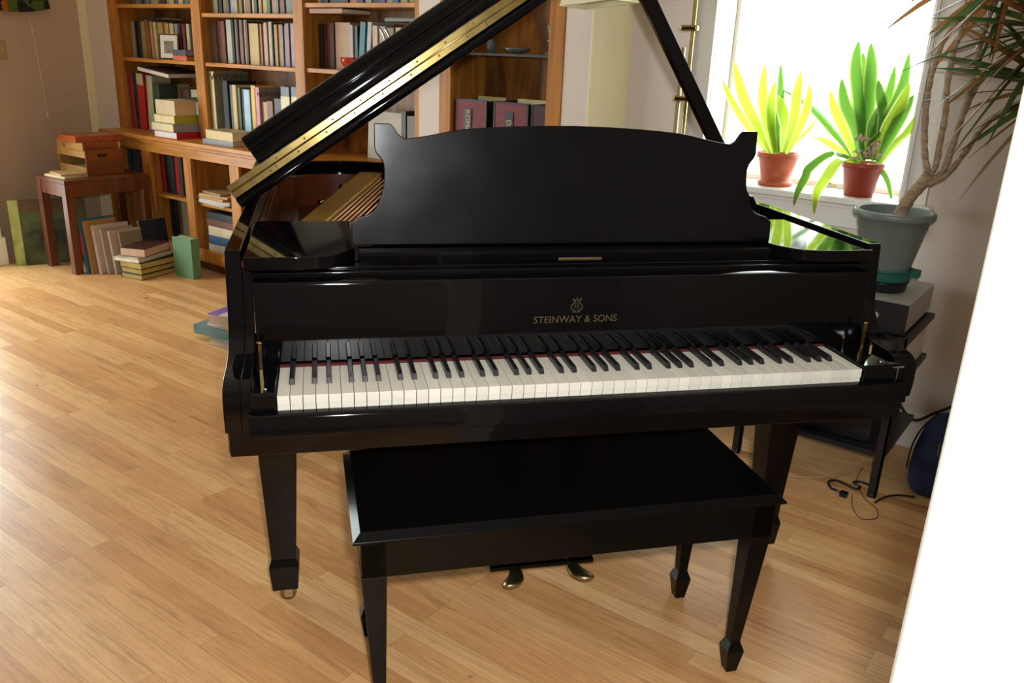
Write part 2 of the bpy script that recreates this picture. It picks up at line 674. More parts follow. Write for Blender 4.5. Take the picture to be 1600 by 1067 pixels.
# back wall
w = MB()
w.box(-4.86, -4.386, 2.2, 2.62, 0, 2.55)
w.box(-4.386, -.846, 2.2, 2.62, 2.3, 2.55)
w.box(-1.667, -1.537, 2.2, 2.62, .0, 2.3)
w.prism([(-.846, 2.2), (-.72, 2.2), (-.72, 2.62), (-.846, 2.62)], 'z', 0, 2.55)
w.box(-4.86, -.616, 2.62, 2.7, 0, 2.55)
w.box(-.72, -.25, 2.34, 2.62, 0, 2.55)
w.box(.533, 2.5, 2.34, 2.62, 0, 2.55)
w.box(-.25, .533, 2.34, 2.62, 0, .88)
w.box(-.25, .533, 2.34, 2.62, 2.2, 2.55)
struct(w, 'wall_back', WALL)
struct(MB().prism([(-.722, 2.198), (-.70, 2.2), (-.655, 2.235), (-.615, 2.285), (-.606, 2.342), (-.722, 2.342)], 'z', 0, 2.549), 'trim_3', WALLC, bevel=.006)
struct(MB().box(2.42, 2.52, -3.7, 2.34, 0, 2.55), 'wall_right', WALL)
w = MB()
w.box(-4.4, 2.42, -3.72, -3.6, 0, 2.55)
struct(w, 'wall_front', mat('hall_paint', '7d7f80', .8))
# doorway partition close to the camera, with its moulded casing
struct(MB().box(1.15, 2.42, -.27, -.175, 0, 2.55), 'wall_doorway', WALL)
w = MB()
w.prism([(x + .020, y) for x, y in ((1.096, -.16), (1.096, -.285), (1.10, -.295), (1.118, -.295), (1.124, -.290), (1.19, -.290), (1.196, -.297), (1.212, -.297), (1.214, -.27),
         (1.135, -.27), (1.135, -.175), (1.20, -.175), (1.20, -.16))], 'z', 0, 2.15)
struct(w, 'trim_4', WHITE, bevel=.0025)
# window in the back wall
w = MB()
w.box(-.335, -.318, 2.305, 2.34, .905, 2.30)
w.box(-.318, -.25, 2.318, 2.34, .905, 2.30)
w.box(-.25, -.237, 2.31, 2.34, .905, 2.30)
w.box(.533, .546, 2.31, 2.34, .905, 2.30)
w.box(.546, .60, 2.318, 2.34, .905, 2.30)
w.box(.60, .618, 2.305, 2.34, .905, 2.30)
w.box(-.335, .618, 2.315, 2.34, 2.2, 2.30)
w.box(-.25, -.235, 2.34, 2.6, .905, 2.2)
w.box(.521, .541, 2.34, 2.6, .905, 2.2)
for a, b in ((-.235, -.218), (.495, .521)):
    w.box(a, b, 2.50, 2.54, .905, 2.2)
w.box(-.235, .521, 2.50, 2.54, .905, .925)
w.box(-.235, .521, 2.50, 2.54, 2.16, 2.2)
wd = struct(w, 'window_1', TRIM, bevel=.002)
MB().box(-.225, .5, 2.518, 2.522, .93, 2.17).build('pane', GLASS, wd)
MB().box(-.36, .645, 2.265, 2.56, .88, .905).build('window_sill', WHITE, wd, bevel=.006)
MB().box(-.32, .61, 2.318, 2.34, .79, .88).box(-.32, .61, 2.31, 2.34, .86, .88).build('sill_apron', WHITE, wd, bevel=.003)
MB().tube([(.20, 2.49, .915), (.235, 2.478, .925), (.26, 2.475, .918)], .006).box(.19, .215, 2.482, 2.5, .905, .925).build('sash_latch', BRASSD, wd)
w = MB()
w.box(.62, 2.42, 2.322, 2.34, 0, .105)
w.box(.62, 2.42, 2.329, 2.34, .105, .14)
w.box(-.60, .62, 2.322, 2.34, 0, .105)
w.box(-.60, .62, 2.329, 2.34, .105, .14)
struct(w, 'baseboard_back', WHITE, bevel=.003)
struct(MB().box(2.402, 2.42, -.17, 2.32, 0, .13), 'baseboard_right', WHITE, bevel=.003)
struct(MB().box(-4.35, -4.333, -3.6, -1.145, 0, .13), 'baseboard_left', WHITE, bevel=.003)

# ================================================================ THE GRAND PIANO
TH = .8538811137511411
pn = empty('grand_piano', (0, 0, 0), TH)
tag(pn, 'black baby grand piano with raised lid and open keyboard', 'piano')
XL, XR = -.0975, 1.3675
outline = [(XL, .28), (XL, .8), (XL, 1.40)]
tail = catmull([(XL, 1.30), (XL + .004, 1.45), (-.03, 1.59), (.14, 1.655), (.34, 1.61), (.52, 1.49), (.72, 1.33), (.95, 1.21), (1.16, 1.10), (1.30, .94), (1.362, .76), (XR, .60)], 6)
outer = [Vector((XL, .207))] + tail + [Vector((XR, .207))]


def inset(pts, d):
    out = []
    n = len(pts)
    for i, p in enumerate(pts):
        a, b = pts[max(i - 1, 0)], pts[min(i + 1, n - 1)]
        t = (b - a).normalized()
        out.append(p + Vector((t.y, -t.x)) * d)
    return out


inner = inset(outer, .031)
inner2 = inset(outer, .05)


def band(A, Bp, z0, z1):
    m = MB()
    n = len(A)
    vs = [[m.b.verts.new((p.x, p.y, z)) for p in P] for P, z in ((A, z0), (A, z1), (Bp, z1), (Bp, z0))]
    for k in range(4):
        for i in range(n - 1):
            f = m.b.faces.new((vs[k][i], vs[k][i + 1], vs[(k + 1) % 4][i + 1], vs[(k + 1) % 4][i]))
            f.smooth = True
    m.b.faces.new([vs[k][0] for k in range(4)])
    m.b.faces.new([vs[k][-1] for k in range(3, -1, -1)])
    return m


band(outer, inner, .60, .964).build('rim', BLACK, pn, bevel=.0025)
band(inner, inner2, .60, .922).build('inner_rim', MAHOG, pn, bevel=.002)
prof = [(.207, .964), (.204, .93), (.199, .874), (.193, .835), (.184, .806), (.166, .782), (.14, .766), (.10, .758), (.055, .756), (.032, .751), (.019, .741),
        (.012, .725), (.012, .69), (.016, .658), (.05, .656), (.052, .60), (.207, .60)]
for a, b in ((XL, XL + .051), (XR - .051, XR)):
    m = MB()
    x0, x1 = (a, a + .0315) if a == XL else (b - .0315, b)
    m.prism(prof, 'x', x0, x1)
    x0, x1 = (a + .0315, b) if a == XL else (a, b - .0315)
    p2 = [(y, min(z, .922)) for y, z in prof]
    m.prism(p2, 'x', x0, x1)
    m.build('arm', BLACK, pn, bevel=.003, seg=3)
xa, xb = XL + .051, XR - .051
MB().box(XL + .004, XR - .004, .03, .62, .60, .657).build('keybed', BLACK, pn, bevel=.004)
m = MB().prism([(-.030, .664), (-.030, .699), (-.026, .706), (-.018, .709), (-.004, .709), (-.004, .664)], 'x', xa - .004, xb + .004)
m.build('keyslip', BLACK, pn, bevel=.002, seg=3)
MB().box(xa, xb, -.004, .03, .64, .664).build('slip_rail', BLACK, pn)
# key blocks either side of the keys
for a, b in ((xa, -.002), (1.224, xb)):
    cb = MB().prism([(-.006, .664), (-.006, .738), (.0, .743), (.152, .743), (.152, .664)], 'x', a, b).build('key_block', BLACK, pn, bevel=.002)
    c = (a + b) / 2
    MB().lathe([(.004, 0), (.004, .003), (0, .004)], n=12, M=Matrix.Translation((c + .004, .014, .743))).build('screw', STEEL, cb)
for x in (xa + .012, xb - .012):
    MB().box(x - .003, x + .003, .125, .131, .744, .795).lathe([(.006, 0), (.006, .004), (0, .005)], n=12, M=Matrix.Translation((x, .128, .795))).build('fallboard_pin', BRASS, pn)
MB().box(1.295, 1.318, -.008, -.0055, .737, .7395).box(1.303, 1.3055, -.008, -.0055, .70, .739).build('lock_plate', STEEL, pn)
# fallboard: upright panel behind the keys, rounded top
fb = MB().prism([(.161, .742), (.1525, .902), (.155, .909), (.163, .912), (.215, .912), (.215, .742)], 'x', xa + .004, xb - .004)
fb = fb.build('fallboard', BLACK, pn, bevel=.002, seg=3)
MB().box(0, 1.222, .152, .160, .700, .7385).build('felt_strip', FELT, pn)
MB().box(xa, xb, .19, .28, .900, .922).build('fallboard_rail', BLACK, pn, bevel=.003)
# lettering and lyre emblem on the fallboard
sl = -math.atan2(.0085, .16)
FM = frameM((.617, .161 - .0085 * (.817 - .742) / .16 - .0006, .817), (1, 0, 0), (0, math.sin(sl), math.cos(sl)))
text_obj('maker_lettering', 'STEINWAY & SONS', .0222, FM, GOLDL, fb, xs=.98)
LM = frameM((.617, .161 - .0085 * (.850 - .742) / .16 - .0006, .850), (1, 0, 0), (0, math.sin(sl), math.cos(sl)))
m = MB()
for sgn in (-1, 1):
    pts = catmull([(sgn * .002, -.014), (sgn * .009, -.012), (sgn * .0125, -.004), (sgn * .007, .004), (sgn * .0065, .010), (sgn * .010, .0145)], 5)
    m.tube([(p.x, p.y, 0) for p in pts], .0011, 5)
    m.tube([(sgn * .002, -.012, 0), (sgn * .0055, -.006, 0), (sgn * .002, 0, 0)], .0006, 4)
for x in (-.003, 0, .003):
    m.tube([(x, -.010, 0), (x, .011, 0)], .0005, 4)
m.tube([(-.0105, .0115, 0), (.0105, .0115, 0)], .0007, 4)
m.tube([(-.008, -.0165, 0), (.008, -.0165, 0)], .001, 4)
m.tube([(0, .012, 0), (0, .0165, 0)], .0011, 5)
o = m.build('lyre_emblem', GOLDL, fb)
o.matrix_local = LM
# the 88 keys
KW = .0235
for i in range(52):
    m = MB().box(i * KW + .0006, (i + 1) * KW - .0006, .0015, .150, .70, .7335)
    m.box(i * KW + .0004, (i + 1) * KW - .0004, -.001, .150, .7325, .7352)
    m.box(i * KW + .0006, (i + 1) * KW - .0006, -.0004, .0015, .7165, .7325)
    m.build('white_key', IVORY, pn, bevel=.0007)
OFF = {0: .55, 2: -.12 + .0, 3: .12, 5: -.16, 6: 0.0}
names = ['A', 'B', 'C', 'D', 'E', 'F', 'G']
shift = {'A': .16, 'C': -.12, 'D': .12, 'F': -.16, 'G': 0}
kmesh = None
for i in range(51):
    nm = names[i % 7]
    if nm in shift:
        cx = (i + 1) * KW + shift[nm] * .0137 * 1.2
        if kmesh is None:
            m = MB()
            vs = []
            for x, y, z in ((-.0055, .0515, 0), (.0055, .0515, 0), (.0055, .154, 0), (-.0055, .154, 0),
                            (-.0046, .0585, .0118), (.0046, .0585, .0118), (.0046, .154, .0118), (-.0046, .154, .0118)):
                vs.append(m.b.verts.new((x, y, z)))
            for f in ((3, 2, 1, 0), (4, 5, 6, 7), (0, 1, 5, 4), (1, 2, 6, 5), (2, 3, 7, 6), (3, 0, 4, 7)):
                m.b.faces.new([vs[q] for q in f])
            k = m.build('black_key', EBONY, pn, bevel=.0012, seg=3)
            kmesh = k
        else:
            k = kmesh.copy()
            COL.objects.link(k)
        k.parent = pn
        k.location = (cx, 0, .7354)
# side shelves beside the music desk
yl0, yl1 = .178, .556
shl = catmull([(-.0605, .182), (0, .180), (.06, .182), (.11, .196), (.142, .232), (.158, .27)], 5)
polyL = [(-.0605, yl1)] + [(p.x, p.y) for p in shl] + [(.158, yl1)]
MB().prism(polyL, 'z', .928, .955).build('side_shelf', BLACK, pn, bevel=.002)
MB().prism([(1.27 - x, y) for x, y in polyL], 'z', .928, .955).build('side_shelf', BLACK, pn, bevel=.002)
MB().box(xa - .004, xb + .004, .215, .54, .906, .926).build('desk_slide', BLACK, pn, bevel=.002)
MB().box(-.064, -.058, .195, .215, .932, .944).build('felt_bumper', FELT, pn)
MB().box(1.328, 1.334, .195, .215, .932, .944).build('felt_bumper', FELT, pn)
# music desk: tray with a lip, and the shaped board leaning back
tray = MB().box(.166, 1.155, .262, .45, .928, .942).box(.166, 1.155, .258, .27, .905, .945)
tray.build('desk_tray', BLACK, pn, bevel=.002)
MB().box(.60, .70, .2555, .258, .926, .929).build('desk_handle', BRASSD, pn)
DB = Vector((.651, .335, .9445))
lean = math.radians(6)
H = .257
hw0, hw1 = .497, .444


def half():
    P = [(0, H + .004), (.12, H + .001), (.25, H - .008), (.335, H - .024), (.378, H - .030)]
    P = [(p.x, p.y) for p in catmull(P, 5)]
    P += [(p.x, p.y) for p in catmull([(.378, H - .030), (.392, H - .022), (.402, H - .008), (.410, H)], 4)[1:]]
    P += [(hw1, H), (hw1, H - .052)]
    P += [(p.x, p.y) for p in catmull([(.440, H - .062), (.428, H - .078), (.424, H - .104), (.430, H - .145), (.450, H - .185), (.480, .060)], 5)]
    P += [(hw0, .048), (hw0, 0)]
    return P


hp = half()
poly = hp + [(-x, y) for x, y in reversed(hp[1:])]
m = MB().prism(poly, 'z', -.008, .008)
o = m.build('music_desk', DESKB, pn, bevel=.002)
o.matrix_local = frameM(DB, (1, 0, 0), (0, math.sin(lean), math.cos(lean)))
MB().box(.20, 1.11, .345, .36, .9425, .956).build('desk_ledge', BLACK, pn)
# harp plate, soundboard, strings
inner3 = [(p.x, p.y) for p in inner2]
polyS = [(x, y) for x, y in inner3 if y > .55]
MB().prism([(xa + .002, .56)] + polyS[:] + [(xb - .002, .56)], 'z', .80, .815).build('soundboard', MAHOG, pn)
m = MB()
m.box(.03, 1.22, .56, .66, .84, .885)
m.prism([(.033, .66), (.097, .66), (.311, 1.6), (.228, 1.6)], 'z', .85, .932)
m.prism([(.48, .66), (.51, .66), (.60, 1.40), (.57, 1.40)], 'z', .85, .915)
m.prism([(.85, .66), (.88, .66), (.93, 1.17), (.90, 1.17)], 'z', .85, .915)
m.build('harp_plate', PLATE, pn, bevel=.004)
m = MB()
for i in range(26):
    x = .104 + i * .0135
    m.tube([(x, .64, .926), (x + .193 + i * .001, 1.49 - i * .004, .924)], .0026 - i * .00003, 6)
tag(m.build('bass_strings', COPPER, pn), kind='stuff')
m = MB()
for i in range(34):
    x = .53 + i * .0205
    m.tube([(x, .63, .893), (x - .03, max(.75, 1.36 - i * .016), .89)], .0009, 4)
tag(m.build('treble_strings', STEEL, pn), kind='stuff')
for x, y in ((.02, .66), (.12, 1.0), (.19, 1.32)):
    MB().lathe([(.010, 0), (.010, .012), (.004, .014), (.004, .024), (.009, .027), (.009, .034), (0, .037)], n=14, M=Matrix.Translation((x - .03, y, .895))).build('plate_bolt', BRASS, pn)
    MB().lathe([(.014, 0), (.012, .08)], n=12, M=Matrix.Translation((x - .03, y, .815))).build('plate_boss', PLATE, pn)
MB().prism([(-.02, .66), (.0, .66), (.012, 1.0), (-.01, 1.0)], 'z', .815, .85).build('bridge', OAKH, pn)
# the lid: hinged along the bass side, front flap folded back over it
al = math.radians(34.3)
ca, sa = math.cos(al), math.sin(al)
LO = Vector((-.091, .675, .971))
LIDM = Matrix(((ca, 0, -sa, LO.x), (0, 1, 0, LO.y), (sa, 0, ca, LO.z), (0, 0, 0, 1)))
lo = [(-.012, 0)]
tl = [(p.x + .093, p.y - .556) for p in tail]
lidpoly = [(-.012, 0), (-.012, .84)] + [(x, y) for x, y in [(.0, .93), (.06, 1.04), (.2, 1.11), (.38, 1.09), (.62, .95), (.85, .79), (1.05, .68), (1.27, .55), (1.41, .38), (1.475, .2), (1.48, 0)]]
m = MB().prism(lidpoly, 'z', .0, .028)
m.prism([(0, -.008), (.004, -.020), (.014, -.024), (.026, -.018), (.028, 0), (0, 0)], 'x', -.008, 1.478) if False else None
lid = m.build('lid', BLACK, pn, bevel=.004, seg=3)
lid.matrix_local = LIDM
# moulded front rail of the lid
m = MB().prism([(.0, .002), (-.006, .0), (-.012, .004), (-.014, .013), (-.012, .022), (-.006, .027), (.0, .028)], 'x', -.01, 1.475)
m.build('lid_front_edge', BLACK, lid, bevel=.0015, seg=3)
# piano hinge across both edges
m = MB().prism([(-.0160, .029), (-.0153, .0445), (0, .0445), (0, .029)], 'x', -.008, 1.47).prism([(-.0151, .0465), (-.0144, .062), (0, .062), (0, .0465)], 'x', -.008, 1.47)
m.tube([(-.008, -.0155, .0455), (1.47, -.0155, .0455)], .0022, 8)
lh = m.build('lid_hinge', BRASS, lid)
for i in range(18):
    for z in (.037, .054):
        q = MB().lathe([(.0030, 0), (.0024, .0012), (0, .0014)], n=8, M=Matrix.Rotation(math.radians(90), 4, 'X')).build('hinge_screw', BRASSD, lid)
        q.location = (.02 + i * .083 + (.03 if z > .04 else 0), -.0155 if z < .04 else -.0146, z)
for i in range(5):
    MB().box(.12 + i * .31, .1212 + i * .31, -.0168, -.0150, .029, .045).build('hinge_joint', LBLK, lid)
m = MB().prism([(.0, .0625), (-.0125, .064), (-.0138, .068), (-.0138, .077), (-.0130, .087), (-.0112, .0965), (-.0085, .099), (-.0112, .1015), (-.0106, .109), (-.0092, .118), (-.0066, .127), (-.0025, .1335), (.004, .136), (.36, .12), (.365, .09), (.36, .0625)], 'x', .090, 1.50)
fl = m.build('front_flap', BLACK, lid, bevel=.0015, seg=3)
# lid prop
bp, tp = Vector((1.340, .75, .90)), Vector((.868, .75, 1.618))
d = (tp - bp)
ln = d.length
PM = frameM(bp, d, (0, 1, 0))
m = MB().box(0, ln, -.013, .013, -.019, .019)
o = m.build('lid_prop', BLACK, pn, bevel=.004)
o.matrix_local = PM
o2 = MB().box(-.02, .09, -.016, .016, -.028, .028).build('prop_socket', BLACK, o, bevel=.006)
MB().lathe([(.005, 0), (.005, .004), (0, .005)], n=10, M=Matrix.Translation((.05, -.016, 0)) @ Matrix.Rotation(math.radians(90), 4, 'X')).build('prop_screw', STEEL, o)
m = MB().prism([(1.18, .88), (1.34, .88), (1.34, .922), (1.30, .965), (1.24, .93)], 'y', .73, .77)
m.build('prop_bracket', BLACK, pn, bevel=.004)
# legs with casters
for lx, ly in ((-.030, .415), (1.300, .415), (.22, 1.38)):
    m = MB()
    m.frustum((lx, ly), (.030, .030), .135, (lx, ly), (.052, .052), .60)
    lg = m.build('leg', BLACK, pn, bevel=.002)
    MB().frustum((lx, ly), (.031, .031), .047, (lx, ly), (.037, .037), .118).frustum((lx, ly), (.037, .037), .118, (lx, ly), (.029, .029), .14).build('leg_foot', BLACK, lg, bevel=.0015)
    c = MB()
    for s_ in (-1, 1):
        c.box(lx - .004, lx + .016, ly + s_ * .012 - .002, ly + s_ * .012 + .002, .014, .047)
    c.lathe([(.006, -.010), (.006, -.007), (.020, -.007), (.0215, -.005), (.0215, .005), (.020, .007), (.006, .007), (.006, .010)], n=24, M=Matrix.Translation((lx + .004, ly, .0215)) @ Matrix.Rotation(math.radians(90), 4, 'X'))
    c.build('caster', BRASSD, lg)
# pedal lyre
m = MB().box(.492, .752, .325, .45, .100, .165).box(.482, .762, .318, .457, .088, .100)
ly = m.build('pedal_lyre', BLACK, pn, bevel=.002)
MB().box(.53, .56, .37, .40, .165, .60).box(.684, .714, .37, .40, .165, .60).build('lyre_post', BLACK, ly, bevel=.003)
for px_, dx in ((.552, -.018), (.700, .016)):
    m = MB()
    P = catmull([(px_, .34, .094), (px_ + dx * .3, .30, .088), (px_ + dx, .270, .088), (px_ + dx * 1.6, .245, .090)], 4)
    wd_ = [.010, .010, .0105, .012, .014, .016, .018, .0195, .020, .019, .017, .012, .006]
    rows = []
    for p, w_ in zip(P, wd_):
        ring = []
        for k in range(12):
            a = 2 * math.pi * k / 12
            ring.append(m.b.verts.new((p.x + math.cos(a) * w_ * 1.35, p.y, p.z + math.sin(a) * min(w_ * .6, .009))))
        rows.append(ring)
    for a, b in zip(rows, rows[1:]):
        for k in range(12):
            m.b.faces.new((a[k], a[(k + 1) % 12], b[(k + 1) % 12], b[k])).smooth = True
    m.b.faces.new(rows[-1])
    m.b.faces.new(rows[0][::-1])
    m.build('pedal', BRASSD, ly)

# ================================================================ THE BENCH
bn = empty('piano_bench', (.582, .110, 0), 0)
# placed in the piano's own directions, turned a little
bc = Matrix.Rotation(TH, 3, 'Z') @ Vector((.582, .110, 0))
bn.location = bc
bn.rotation_euler = (0, 0, TH + math.radians(1.3))
tag(bn, 'long black wooden piano bench standing in front of the keyboard', 'bench')
hx, hy = .458, .193
m = MB()
zt = .480
lv = [(hx, hy, zt - .019), (hx, hy, zt - .014), (hx - .016, hy - .016, zt)]
R_ = [[m.b.verts.new((a * X, b * Y, Z)) for a, b in ((-1, -1), (1, -1), (1, 1), (-1, 1))] for X, Y, Z in lv]
m.b.faces.new(R_[0][::-1])
m.b.faces.new(R_[-1])
for a, b in zip(R_, R_[1:]):
    for k in range(4):
        m.b.faces.new((a[k], a[(k + 1) % 4], b[(k + 1) % 4], b[k]))
m.build('seat', DESKB if False else mat('bench_black_lacquer', (.0025, .0025, .0025), .22, spec=.18), bn, bevel=.0012)
BB = MATS['bench_black_lacquer']
ix, iy = hx - .016, hy - .016
m = MB()
m.box(-ix, ix, -iy, -iy + .018, .375, zt - .019)
m.box(-ix, ix, iy - .018, iy, .375, zt - .019)
m.box(-ix, -ix + .018, -iy + .018, iy - .018, .375, zt - .019)
m.box(ix - .018, ix, -iy + .018, iy - .018, .375, zt - .019)
m.build('apron', BB, bn, bevel=.001)
for a in (-1, 1):
    for b in (-1, 1):
        cx, cy = a * (ix - .0245), b * (iy - .0245)
        fx, fy = a * (ix - .034), b * (iy - .034)
        m = MB().frustum((fx, fy), (.0125, .0125), .083, (cx, cy), (.0245, .0245), .375)
        m.frustum((cx, cy), (.0245, .0245), .375, (cx, cy), (.0245, .0245), zt - .02)
        m.frustum((fx, fy), (.021, .021), .060, (fx, fy), (.0125, .0125), .083)
        m.frustum((fx, fy), (.013, .013), 0, (fx, fy), (.021, .021), .060)
        m.build('leg', BB, bn, bevel=.001)
# ================================================================ BUILT-IN BOOKCASE
bk = empty('bookcase', (-2.95, 2.35, 0))
tag(bk, 'wide built-in honey oak bookcase with open cupboards below', 'bookcase')
BKM = Matrix.Translation((2.95, -2.35, 0))


def bpart(mb, name, m, root=bk, **k):
    o = mb.build(name, m, root, **k)
    o.location = -root.location
    return o


for a, b in ((-4.386, -4.29), (-3.476, -3.39), (-2.565, -2.488)):
    bpart(MB().box(a, b, 2.2, 2.222, .79, 2.3).box((a + b) / 2 - .012, (a + b) / 2 + .012, 2.222, 2.49, .79, 2.3), 'post', OAK, bevel=.002)
bpart(MB().box(-1.70, -1.669, 2.205, 2.49, .79, 2.3), 'end_panel', OAK)
for a, b, z in ((-4.36, -3.42, 1.241), (-3.39, -2.51, 1.240), (-2.49, -1.69, 1.243), (-4.36, -3.42, 1.562), (-3.39, -2.51, 1.512), (-2.49, -1.69, 1.565),
                (-4.36, -3.42, 1.9), (-3.39, -2.51, 1.9), (-2.49, -1.69, 1.9)):
    bpart(MB().box(a, b, 2.212, 2.49, z - .022, z), 'shelf', OAKH, bevel=.002)
bpart(MB().box(-4.38, -1.67, 2.49, 2.51, .1, 2.3), 'back_panel', OAKB)
bpart(MB().box(-4.38, -1.67, 2.2, 2.49, 2.27, 2.3), 'top_panel', OAK)
bpart(MB().box(-4.35, -1.67, 2.025, 2.49, .765, .79).box(-4.34, -1.67, 2.04, 2.07, .745, .765), 'countertop', OAKH, bevel=.004)
bpart(MB().box(-4.33, -1.67, 2.05, 2.072, .69, .745), 'top_rail', OAKH, bevel=.002)
bpart(MB().box(-4.33, -1.67, 2.05, 2.072, .07, .145), 'bottom_rail', OAKH, bevel=.002)
bpart(MB().box(-4.33, -1.67, 2.11, 2.13, 0, .1), 'toe_kick', DWOOD)
for a, b in ((-4.33, -4.28), (-3.905, -3.812), (-3.45, -3.375), (-3.0, -2.912), (-2.52, -2.44), (-1.75, -1.67)):
    bpart(MB().box(a, b, 2.05, 2.072, .145, .69).box((a + b) / 2 - .011, (a + b) / 2 + .011, 2.072, 2.49, .12, .765), 'stile', OAK, bevel=.002)
bpart(MB().box(-4.33, -1.67, 2.072, 2.49, .1, .12), 'cupboard_floor', OAKH)
for a, b in ((-4.28, -3.87), (-3.85, -3.43), (-3.40, -2.97), (-2.94, -2.49)):
    bpart(MB().box(a, b, 2.09, 2.49, .408, .428), 'cupboard_shelf', OAKH)
# narrower display case with a glass shelf
dc = empty('display_case', (-1.19, 2.35, 0))
tag(dc, 'narrow honey oak display case with a glass shelf beside the wall corner', 'display case')
for a, b in ((-1.535, -1.465), (-.926, -.848)):
    c = a + .03 if a < -1.2 else b - .03
    bpart(MB().box(a, b, 2.195, 2.222, 0, 2.3).box(c - .014, c + .014, 2.222, 2.49, 0, 2.3), 'post', OAK, dc, bevel=.003)
bpart(MB().box(-1.53, -.85, 2.49, 2.51, 0, 2.3), 'back_panel', OAKB, dc)
bpart(MB().box(-1.50, -.885, 2.21, 2.49, .815, .84), 'shelf', OAKH, dc)
GSH = bpy.data.materials.new('greenish_glass')
GSH.use_nodes = True
g_ = GSH.node_tree.nodes['Principled BSDF']
g_.inputs['Base Color'].default_value = (.55, .68, .66, 1)
g_.inputs['Roughness'].default_value = .04
g_.inputs['Transmission Weight'].default_value = .85
g_.inputs['IOR'].default_value = 1.45
bpart(MB().box(-1.50, -.885, 2.22, 2.485, 1.343, 1.353), 'glass_shelf', GSH, dc)
bpart(MB().box(-1.50, -.885, 2.21, 2.49, 2.25, 2.3), 'top_panel', OAK, dc)
tag(MB().lathe([(.012, 0), (.055, .012), (.062, .026), (.058, .026), (.05, .014), (0, .006)], n=24, M=Matrix.Translation((-1.18, 2.32, 1.354))).build('glass_dish', GSH), 'shallow pale glass dish in the middle of the glass shelf', 'dish')
tag(MB().lathe([(.028, 0), (.028, .008), (.008, .02), (.008, .05), (.018, .06), (.008, .07), (.014, .1), (.022, .125), (.016, .13), (0, .128)], n=16, M=Matrix.Translation((-.985, 2.30, 1.354))).build('crystal_candlestick', GSH), 'cut glass candlestick against the wooden post on the glass shelf', 'candlestick')
tag(MB().lathe([(.022, 0), (.026, .06), (.024, .06), (.02, .006), (0, .005)], n=20, M=Matrix.Translation((-1.31, 2.30, 1.354))).build('glass_tumbler', GSH), 'small clear glass tumbler half hidden by the piano lid', 'tumbler')

# ---------------------------------------------------------------- magazine boxes in the display case
REDB = mat('mottled_red_board', '7c2a34', .6, noise=.3, nscale=60)
DRED = mat('dark_red_board', '3c1418', .6)
LBL = mat('black_label', '1c1c18', .4)
CREML = mat('cream_lettering', 'c8b888', .6)


def cover_mat(h, rough=.45):
    return mat('cover_' + h, h, rough, noise=.12, nscale=14)


for i, (x0, x1, word, lab) in enumerate(((-1.457, -1.262, 'ROMAN', 'red magazine box holding blue and yellow magazines, beside the display case post'),
                                         (-1.222, -1.028, 'DAR', 'second red magazine box, its label partly hidden by the music desk'),
                                         (-1.012, -.932, None, 'dark red magazine box tucked against the far post of the display case'))):
    m = MB()
    z0, z1 = .84, 1.142
    y0, y1 = 2.215, 2.47
    m.box(x0, x1, y0, y0 + .006, z0, z1)
    m.box(x0, x0 + .005, y0, y1, z0, z1 - .0)
    m.box(x1 - .005, x1, y0, y1, z0, z1 - .0)
    m.box(x0, x1, y1 - .006, y1, z0, z1)
    m.box(x0, x1, y0, y1, z0, z0 + .006)
    b = tag(m.build('magazine_box', REDB if word else DRED), lab, 'magazine box', 'red magazine boxes')
    e = MB()
    for a in (x0, x1 - .008):
        e.box(a, a + .008, y0 - .002, y0, z0, z1)
    e.box(x0, x1, y0 - .002, y0 + .004, z1, z1 + .004)
    e.box(x1, x1 + .002, y0, y1, z0, z1 + .003)
    e.build('edge_binding', LBL, b)
    if word:
        cx = x0 + .085 if i == 0 else x0 + .09
        lp = MB().box(cx - .022, cx + .022, y0 - .004, y0 - .001, z0 + .02, z1 - .035).build('label_plate', LBL, b)
        text_obj('label_lettering', word, .036, frameM((cx, y0 - .0045, z1 - .105), (0, 0, -1), (1, 0, 0)), CREML, b)
        for j, (h, dz, yy) in enumerate((('3c62a0', .012, 2.235), ('c8ccc4', .008, 2.262), ('d8cf90', .022, 2.37))):
            tag(MB().box(x0 + .012 + j * .004, x1 - .012, yy, yy + .008, z0 + .008, z1 + dz - .006).build('magazine', cover_mat(h)),
                {0: 'blue', 1: 'pale grey', 2: 'pale yellow'}[j] + ' magazine standing in the ' + ('first' if i == 0 else 'second') + ' red magazine box', 'magazine')

# ---------------------------------------------------------------- books
COLN = {'black': (20, 20, 22), 'dark grey': (65, 65, 66), 'grey': (125, 125, 125), 'pale grey': (178, 178, 174), 'cream': (208, 190, 145), 'tan': (176, 140, 90),
        'ochre': (168, 130, 66), 'brown': (120, 78, 46), 'dark brown': (72, 44, 26), 'dark red': (105, 32, 28), 'red': (185, 30, 30), 'pink': (190, 145, 140),
        'dark green': (38, 52, 38), 'olive': (100, 100, 50), 'yellow': (215, 185, 60), 'light blue': (165, 198, 220), 'teal': (36, 105, 125),
        'dark blue': (44, 52, 68), 'sage': (110, 130, 125), 'orange': (205, 110, 40), 'mauve': (148, 118, 125), 'violet': (124, 92, 156)}
ORD = 'first second third fourth fifth sixth seventh eighth ninth tenth eleventh twelfth thirteenth fourteenth fifteenth sixteenth seventeenth eighteenth nineteenth twentieth twenty-first twenty-second twenty-third twenty-fourth'.split()


def cname(h):
    r, g, b = (int(h[i:i + 2], 16) for i in (0, 2, 4))
    return min(COLN, key=lambda k: sum((a - c) ** 2 for a, c in zip(COLN[k], (r, g, b))))


